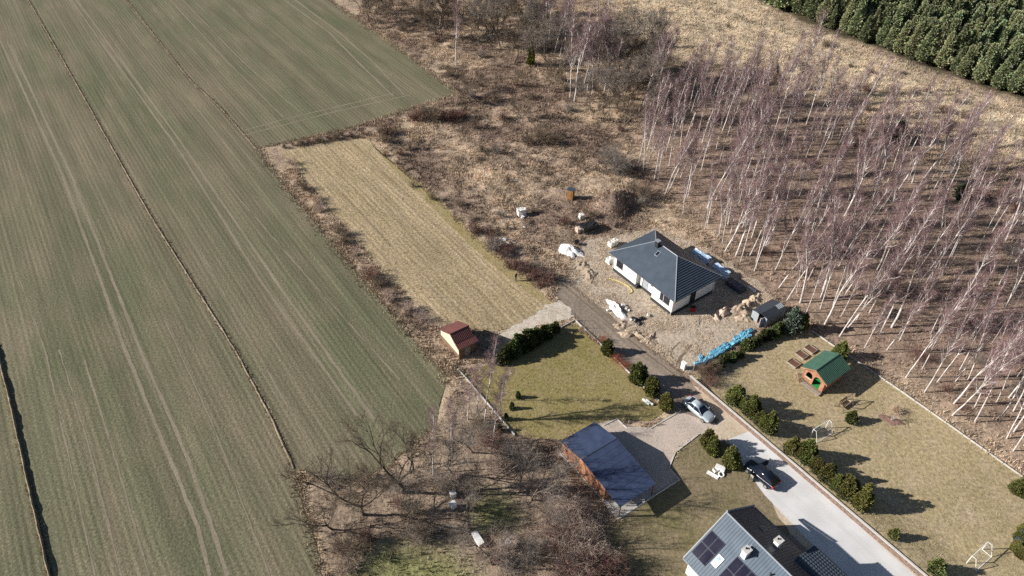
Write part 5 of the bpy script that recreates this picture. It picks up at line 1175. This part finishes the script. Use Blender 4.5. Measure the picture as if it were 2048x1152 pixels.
# blue insulation packs
BL = [(1399, 727, .1), (1409, 722, .6), (1420, 716, .5), (1431, 709, .7), (1440, 704, .4), (1448, 699, .6), (1456, 695, .5), (1401, 716, 1.4), (1428, 704, .6), (1441, 697, .55), (1450, 691, .6),
      (1468, 686, .5), (1477, 681, .6), (1486, 677, .5), (1494, 672, .6), (1474, 676, .55), (1485, 669, .6), (1497, 663, .5)]
for i, (px, py, rz) in enumerate(BL):
    p = G(px, py + 2); Rr_ = random.Random(900 + i); bm = bmesh.new(); bmesh.ops.create_cube(bm, size=1.0); bmesh.ops.subdivide_edges(bm, edges=bm.edges[:], cuts=5, use_grid_fill=True)
    L_1, W_1, H_1 = Rr_.uniform(1.2, 1.7), Rr_.uniform(.5, .75), Rr_.uniform(.35, .55)
    for v in bm.verts:
        k_ = 1 - .55 * abs(v.co.x) ** 2 * 2; v.co.x *= L_1; v.co.y = v.co.y * W_1 * k_ + Rr_.gauss(0, .035); v.co.z = (v.co.z + .5) * H_1 * k_ + Rr_.gauss(0, .04)
    m_ = bpy.data.meshes.new('insulation_pack'); bm.to_mesh(m_); bm.free(); m_.materials.append(MATS['plastic_blue']); o = put('insulation_pack', m_); o.location = (p.x, p.y, .03); o.rotation_euler = (Rr_.gauss(0, .1), Rr_.gauss(0, .12), rz)
    tag(o, 'crumpled bright blue film pack lying beside the thuja hedge', 'pack', 'blue packs beside the hedge')
# pipes and hoses
def hose(px, r, mat, label, z=.05, name='pipe'):
    P = [G(a, b, z) for a, b in px]; pts_ = []
    for i in range(len(P) - 1):
        p0 = P[max(i - 1, 0)]; p1 = P[i]; p2 = P[i + 1]; p3 = P[min(i + 2, len(P) - 1)]
        for k in range(6):
            t = k / 6; pts_.append(.5 * ((2 * p1) + (p2 - p0) * t + (2 * p0 - 5 * p1 + 4 * p2 - p3) * t * t + (3 * p1 - p0 - 3 * p2 + p3) * t ** 3))
    pts_.append(P[-1]); o_ = P[0].copy(); o = MB().tube([q - o_ for q in pts_], r, 6).build(name, mat, smooth=True); o.location = o_; return tag(o, label, 'pipe')
hose([(1218, 557), (1235, 562), (1252, 570), (1262, 578), (1264, 584), (1258, 587)], .09, 'pipe_yellow', 'bent yellow drain pipe lying in front of the bungalow', .08)
c_ = G(1484, 588); hose([(1471, 586), (1478, 578), (1490, 576), (1497, 584), (1497, 592), (1490, 600), (1482, 602)], .07, 'pipe_yellow', 'curved yellow hose ending near the dark panel stack', .08)
p = G(1503, 580); o = MB().box(-.7, .7, -.15, .15, 0, .35).build('white_beam', 'block_white', bevel=.03); o.location = (p.x, p.y, .02); o.rotation_euler = (0, 0, -.9); tag(o, 'short white beam beside the curved yellow hose', 'beam')
for i, (px, py, rz, L) in enumerate([(1506, 596, .6, 1.2), (1512, 600, .2, 1.0), (1502, 603, -.3, 1.1), (1515, 592, 1.0, .9)]):
    p = G(px, py); o = MB().box(-L / 2, L / 2, -.12, .12, 0, .12).build('board', 'wood_cream'); o.location = (p.x, p.y, .02 + .06 * i); o.rotation_euler = (0, .05, rz); tag(o, 'pale offcut board beside the grey shed', 'board', 'offcut boards by the shed')
p = G(1397, 641); o = MB().box(-1.0, 1.0, -.09, .09, 0, .07).build('plank', 'wood_grey'); o.location = (p.x, p.y, .02); o.rotation_euler = (0, 0, 1.4); tag(o, 'single grey plank lying on the sandy yard', 'plank')
p = G(1385, 622); t = thing('site_bin', 'red plastic site bin by the shaded bungalow wall', 'bin', (p.x, p.y, .018), .3)
MB().add([(-.28, -.2, 0), (.28, -.2, 0), (.28, .2, 0), (-.28, .2, 0), (-.36, -.28, .75), (.36, -.28, .75), (.36, .28, .75), (-.36, .28, .75)], [(3, 2, 1, 0), (4, 5, 6, 7), (0, 1, 5, 4), (1, 2, 6, 5), (2, 3, 7, 6), (3, 0, 4, 7)]).build('tub', 'plastic_red', t)
MB().box(-.4, .4, -.32, .32, .75, .82).build('lid', 'plastic_black', t); MB().tube([(-.3, .34, .7), (-.3, .6, 1.1), (.3, .6, 1.1), (.3, .34, .7)], .03, 6).build('handle', 'plastic_black', t)
p = G(1366, 737); t = thing('meter_box', 'white utility meter box at the yard entrance', 'meter box', (p.x, p.y, .02), -.95)
MB().box(-.35, .35, -.2, .2, -.05, 1.15).build('cabinet', 'plastic_white', t); MB().slab([(-.4, -.26, 1.19), (.4, -.26, 1.19), (.4, .26, 1.22), (-.4, .26, 1.22)], .05).build('lid', 'plastic_white', t); MB().box(-.3, .3, -.215, -.2, .3, 1.05).build('door', 'white_paint', t)
p = G(1386, 741); t = thing('gate_post', 'thin wooden post beside the meter box', 'post', (p.x, p.y, 0), 0); MB().tube([(0, 0, -.1), (.05, 0, 1.0), (.02, .02, 2.3)], .05, 6).build('shaft', 'wood_grey', t); MB().box(-.06, .06, -.06, .06, 2.3, 2.36).build('cap', 'sheet_grey', t)

# ================================================================ GARDEN THINGS
def goal(px_a, px_b, label, wd=3.2):
    a, b = G(*px_a), G(*px_b); z = float(garden_z((a.x + b.x) / 2, (a.y + b.y) / 2)); d = (b - a); ang = math.atan2(d.y, d.x); L = d.length
    t = thing('goal_frame', label, 'goal', (a.x, a.y, z), ang); Hh, D, r = 1.6, 1.1, .05
    for x in (0, L): MB().tube([(x, 0, -.05), (x, 0, Hh)], r, 7).build('post', 'white_paint', t)
    MB().tube([(-.04, 0, Hh), (L + .04, 0, Hh)], r, 7).build('crossbar', 'white_paint', t)
    for x in (0, L): MB().tube([(x, 0, Hh), (x, -.45, Hh), (x, -D, 0.02)], r * .8, 6).build('stay', 'white_paint', t); MB().tube([(x, 0, .03), (x, -D, .03)], r * .8, 6).build('side_bar', 'white_paint', t)
    MB().tube([(0, -D, .03), (L, -D, .03)], r * .8, 6).build('ground_bar', 'white_paint', t)
    m = MB()
    for i in range(1, 16): x = L * i / 16; m.tube([(x, -.02, Hh), (x, -.45, Hh - .03), (x, -D, .04)], .004, 3, False)
    for j in range(7): f = j / 6; m.tube([(0, -.45 - (D - .45) * f, Hh - (Hh - .04) * f), (L, -.45 - (D - .45) * f, Hh - (Hh - .04) * f)], .004, 3, False)
    m.build('net', 'white_paint', t)
goal((1620.4, 874), (1651, 856), 'white goal frame beside the evergreen row')
goal((1932.3, 1127), (1964, 1099), 'white goal frame beside the young pine')
def zb_(px, py): p = G(px, py); return p.x, p.y, site_z(p.x, p.y)
for (px, py) in [(1587, 728), (1603, 711), (1621, 700)]:
    t = thing('raised_bed', 'plank edged raised bed of reddish soil beside the playhouse', 'raised bed', zb_(px, py), rad(-54), 'raised beds beside the playhouse')
    for (x0_, x1_, y0_, y1_) in ((-.75, .75, -.62, -.57), (-.75, .75, .57, .62), (-.75, -.70, -.57, .57), (.70, .75, -.57, .57)): MB().box(x0_, x1_, y0_, y1_, -.08, .28).build('board', 'wood_grey', t)
    m = heap_mesh(.95, .8, .1, 5, .4, 12, 4); m = MB().box(-.70, .70, -.57, .57, -.05, .2); m.build('soil', 'bed_soil', t)
t = thing('swing_bench', 'brown wooden swing bench on a frame in the straw garden', 'bench', zb_(1687, 812), rad(35))
for x in (-1.1, 1.1):
    MB().tube([(x, -.75, -.05), (x, 0, 1.75)], .05, 6).build('frame_leg', 'wood_brown', t); MB().tube([(x, .75, -.05), (x, 0, 1.75)], .05, 6).build('frame_leg', 'wood_brown', t)
MB().tube([(-1.25, 0, 1.75), (1.25, 0, 1.75)], .05, 6).build('top_bar', 'wood_brown', t)
for i in range(4): MB().box(-.8, .8, -.3 + i * .15, -.3 + i * .15 + .12, .45, .49).build('seat_slat', 'wood_brown', t)
for i in range(4): MB().box(-.8, .8, .32 + i * .03, .36 + i * .03, .55 + i * .14, .55 + i * .14 + .12).build('back_slat', 'wood_brown', t)
for x in (-.82, .82): MB().box(x - .03, x + .03, -.35, .38, .65, .69).build('armrest', 'wood_cream', t); MB().tube([(x, 0.05, .67), (x * 1.1, 0, 1.75)], .012, 4).build('chain', 'mesh_wire', t); MB().box(x - .03, x + .03, -.33, .36, .40, .46).build('seat_rail', 'wood_brown', t); MB().box(x - .03, x + .03, .30, .36, .46, 1.1).build('back_post', 'wood_brown', t)
heap(1785, 842, 1.5, .8, .14, 'leaf_bed', 'reddish mulch bed under a small ornamental tree', 'flower bed', 71, 'mulch_bed', -.4, .6)
mb, tw = bare_tree(777, Hh=2.4, spread=.9, r=.05, twig=.6, first=.25); m1 = mb.mesh('trunk'); m1.materials.append(MATS['bark_birch']); p = G(1782, 842)
tree('ornamental_tree', (m1, tw.mesh('crown', 'twig_birch')), (p.x, p.y, .03), (1, 1), 0, 'small pale leafless ornamental tree on the mulch bed', 'tree', None)
def pampas(px, py, s, label, group=None):
    Rr_ = random.Random(int(px * 7 + py)); tw_ = Twigs()
    for k in range(170):
        a = Rr_.uniform(0, 6.28); e = Rr_.uniform(.45, 1.4); L = s * Rr_.uniform(.6, 1.1); p0 = Vector((Rr_.gauss(0, s * .12), Rr_.gauss(0, s * .12), -.04)); tw_.add(p0, p0 + dirv(a, e) * L, .03 * s)
    o = put('ornamental_grass', tw_.mesh('ornamental_grass', 'pampas')); o.location = zb_(px, py); return tag(o, label, 'grass', group)
pampas(1790, 824, 1.3, 'pale ornamental grass clump behind the mulch bed')
pampas(1600, 762, 1.1, 'pale ornamental grass at the playhouse corner'); pampas(1597, 752, .8, 'smaller pale ornamental grass behind the playhouse clump')
for (px, py, s) in [(1160, 664, .8), (1172, 668, .8), (1180, 676, .7), (1188, 682, .7), (1165, 657, .6), (1196, 688, .5), (1140, 668, .6)]: pampas(px, py, s, 'straw coloured ornamental grass in the lawn corner at the dirt track', 'ornamental grasses in the lawn corner')
p = zb_(2050, 1092); t = thing('garden_box', 'low dark lidded garden box among rounded evergreens', 'box', p, rad(-55)); MB().box(-1.0, 1.0, -.8, .8, -.05, .8).build('body', 'white_paint', t); slope(t, 'lid', [(-1.15, -.95, .86), (1.15, -.95, .86), (1.15, .95, 1.25), (-1.15, .95, 1.25)], 'roof_slate', 8)
# white things by the kerb and the road
for i, (px, py, rz) in enumerate([(1292, 805, -.9), (1299, 806, -.8)]):
    o = MB().box(-.6, .6, -.14, .14, 0, .32).build('folded_lounger', 'plastic_white', bevel=.03); o.location = zb_(px, py); o.rotation_euler = (.3, 0, rz); tag(o, 'white folded lounger lying at the lawn edge by the evergreens', 'slab', 'white slabs at the lawn edge')  # plain white blocks for two folded loungers
o = heap_mesh(.6, .45, .7, 91, .5, 12, 5).build('wrapped_bundle', 'plastic_paleblue'); o.location = zb_(1330, 791); tag(o, 'pale blue wrapped bundle between two kerb evergreens', 'bundle')
t = thing('junk_board', 'long white board lying in the trampled grass', 'board', zb_(1425, 951), rad(-38)); MB().box(-.75, .75, -.22, .22, 0.02, .1).build('face', 'plastic_white', t, .02); MB().box(-.75, .75, .18, .26, .1, .16).build('lip', 'plastic_white', t)
t = thing('junk_cabinet', 'tipped white cabinet in the trampled grass beside the road', 'cabinet', zb_(1441, 940), rad(-30)); MB().box(-.7, .5, -.35, .35, 0, .5).build('carcass', 'plastic_white', t, .03); MB().box(-.72, -.2, -.37, -.35, .05, .45).build('door', 'white_paint', t)
V = []; n_, k_ = 16, 6
for i in range(n_):
    a = 6.2832 * i / n_
    for j in range(k_): b = 6.2832 * j / k_; V.append((math.cos(a) * (.32 + .1 * math.cos(b)), math.sin(a) * (.32 + .1 * math.cos(b)), .12 + .12 * math.sin(b)))
o = MB().add(V, [(i * k_ + j, ((i + 1) % n_) * k_ + j, ((i + 1) % n_) * k_ + (j + 1) % k_, i * k_ + (j + 1) % k_) for i in range(n_) for j in range(k_)]).build('white_ring', 'plastic_white', smooth=True); o.location = zb_(1442, 950); o.rotation_euler = (.2, .1, 0); tag(o, 'white round plastic ring beside the tipped cabinet', 'ring')
t = thing('junk_crate', 'small white crate next to the long white board', 'crate', zb_(1431, 942), .4); MB().box(-.3, .3, -.25, .25, 0, .05).build('base', 'plastic_white', t)
for (x0_, x1_, y0_, y1_) in ((-.3, .3, -.25, -.22), (-.3, .3, .22, .25), (-.3, -.27, -.22, .22), (.27, .3, -.22, .22)): MB().box(x0_, x1_, y0_, y1_, .05, .4).build('side', 'plastic_white', t)
# beehives in the wood
def hive(px, py, s, lab, rz, g=None):
    t = thing('beehive', lab, 'beehive', zb_(px, py), rz, g)
    MB().box(-.32 * s, .32 * s, -.28 * s, .28 * s, .12, .8 * s).build('body', 'white_paint', t); MB().slab([(-.37 * s, -.33 * s, .88 * s), (.37 * s, -.33 * s, .88 * s), (.37 * s, .33 * s, .88 * s), (-.37 * s, .33 * s, .88 * s)], .09 * s).build('lid', 'plastic_white', t)
    MB().box(-.3 * s, .3 * s, -.25 * s, .25 * s, -.08, .12).build('stand', 'wood_brown', t)
hive(906, 993, 1.0, 'pale beehive in the dark scrub', .4, 'small beehives'); hive(907, 1016, 1.1, 'pale beehive in the dark scrub', .7, 'small beehives'); hive(1015, 1092, 1.0, 'weathered beehive near the orchard trees', .8)
t = thing('hive_stand', 'long white box on the ground in the wood', 'box', zb_(956, 1082), rad(-58)); MB().box(-.85, .85, -.3, .3, .05, .65).build('body', 'white_paint', t); MB().box(-.9, .9, -.35, .35, .65, .72).build('lid', 'plastic_white', t); MB().box(-.8, .8, -.25, .25, -.06, .05).build('stand', 'wood_brown', t)
# person on the meadow edge
def person(px, py, label):
    m, t, b = new_mat('clothes'); tc = nd(t, 'ShaderNodeTexCoord'); sp = nd(t, 'ShaderNodeSeparateXYZ'); t.links.new(tc.outputs['Object'], sp.inputs[0])
    cr = nd(t, 'ShaderNodeValToRGB'); cr.color_ramp.interpolation = 'CONSTANT'; t.links.new(ramp(t, sp.outputs[2], 0, 1.8), cr.inputs[0]); e = cr.color_ramp.elements
    e[0].color = (.02, .02, .02, 1); e[0].position = 0; e[1].position = .08; e[1].color = (.025, .028, .04, 1)
    for pos, c in ((.50, (.018, .018, .02, 1)), (.835, (.45, .28, .2, 1)), (.93, (.03, .02, .015, 1))): n_ = e.new(pos); n_.color = c
    t.links.new(cr.outputs[0], b.inputs['Base Color'])
    V = [(0, 0, .95), (0, 0, 1.15), (0, .01, 1.40), (0, .01, 1.50), (0, .04, 1.60), (0, .02, 1.73), (-.10, 0, .90), (-.11, .03, .50), (-.11, -.02, .10), (-.12, .12, .04), (.10, 0, .90), (.11, .02, .50), (.11, -.04, .10), (.12, .10, .04),
         (-.19, 0, 1.40), (-.26, -.03, 1.14), (-.25, .10, .92), (-.24, .15, .84), (.19, 0, 1.40), (.26, -.03, 1.14), (.25, .10, .92), (.24, .15, .84)]
    E_ = [(0, 1), (1, 2), (2, 3), (3, 4), (4, 5), (0, 6), (6, 7), (7, 8), (8, 9), (0, 10), (10, 11), (11, 12), (12, 13), (2, 14), (14, 15), (15, 16), (16, 17), (2, 18), (18, 19), (19, 20), (20, 21)]
    Rd = [.15, .15, .15, .06, .09, .08, .095, .065, .05, .045, .095, .065, .05, .045, .065, .05, .042, .035, .065, .05, .042, .035]
    me = bpy.data.meshes.new('person'); me.from_pydata(V, E_, []); o = put('person', me); me.materials.append(m)
    sk = o.modifiers.new('skin', 'SKIN'); o.modifiers.new('sub', 'SUBSURF').levels = 2; o.modifiers['sub'].render_levels = 2
    for i, v in enumerate(me.skin_vertices[0].data): v.radius = (Rd[i], Rd[i] * .85); v.use_root = (i == 0)
    p = G(px, py); o.location = (p.x, p.y, .02); o.rotation_euler = (0, 0, .8); return tag(o, label, 'person')
person(1032, 562, 'person in black clothes standing on the mossy meadow edge')

# clods and stones strewn over the building yard
def clods(name, n, test, box, smin, smax, cols, label):
    x, y = scatter(n, box, test); k = len(x); s_ = rng.uniform(smin, smax, k) ** 1.0
    base = np.array([[-1, -1, -.3], [1, -1, -.3], [1, 1, -.3], [-1, 1, -.3], [-.6, -.5, .7], [.6, -.6, .6], [.5, .6, .75], [-.6, .5, .6]]) * .5
    a = rng.uniform(0, 6.28, k); ca, sa = np.cos(a), np.sin(a); J = base[None] * s_[:, None, None] * rng.uniform(.6, 1.2, (k, 8, 3))
    V = np.stack([J[..., 0] * ca[:, None] - J[..., 1] * sa[:, None] + x[:, None], J[..., 0] * sa[:, None] + J[..., 1] * ca[:, None] + y[:, None], J[..., 2] + .02], -1).reshape(-1, 3)
    f = np.array([(4, 5, 6, 7), (0, 1, 5, 4), (1, 2, 6, 5), (2, 3, 7, 6), (3, 0, 4, 7)]); F = (np.arange(k)[:, None, None] * 8 + f[None]).reshape(-1, 4)
    cc = np.repeat(np.array(cols)[rng.integers(0, len(cols), k)] * rng.uniform(.8, 1.2, (k, 1)), 8, 0)
    tag(put(name, mesh_np(name, V, F, 'grass_dry', cc)), label, 'soil', kind='stuff')
clods('yard_clods', 15000, lambda x, y: inpoly(x, y, YARD) & (fbm(x / 3, y / 3, 63, 2) > .47), (5, 55, 65, 110), .06, .24, [(.48, .40, .32), (.40, .33, .26), (.54, .46, .38)], 'clods of dry earth over the building yard')
clods('gravel_stones', 60000, lambda x, y: (inpoly(x, y, SANDPATCH) | (inpoly(x, y, GRAVEL) & (fbm(x / 2, y / 2, 64, 2) > .45))), (-5, 32, 40, 90), .04, .12, [(.56, .50, .43), (.42, .36, .31), (.62, .55, .48)], 'loose pale stones on the gravel')
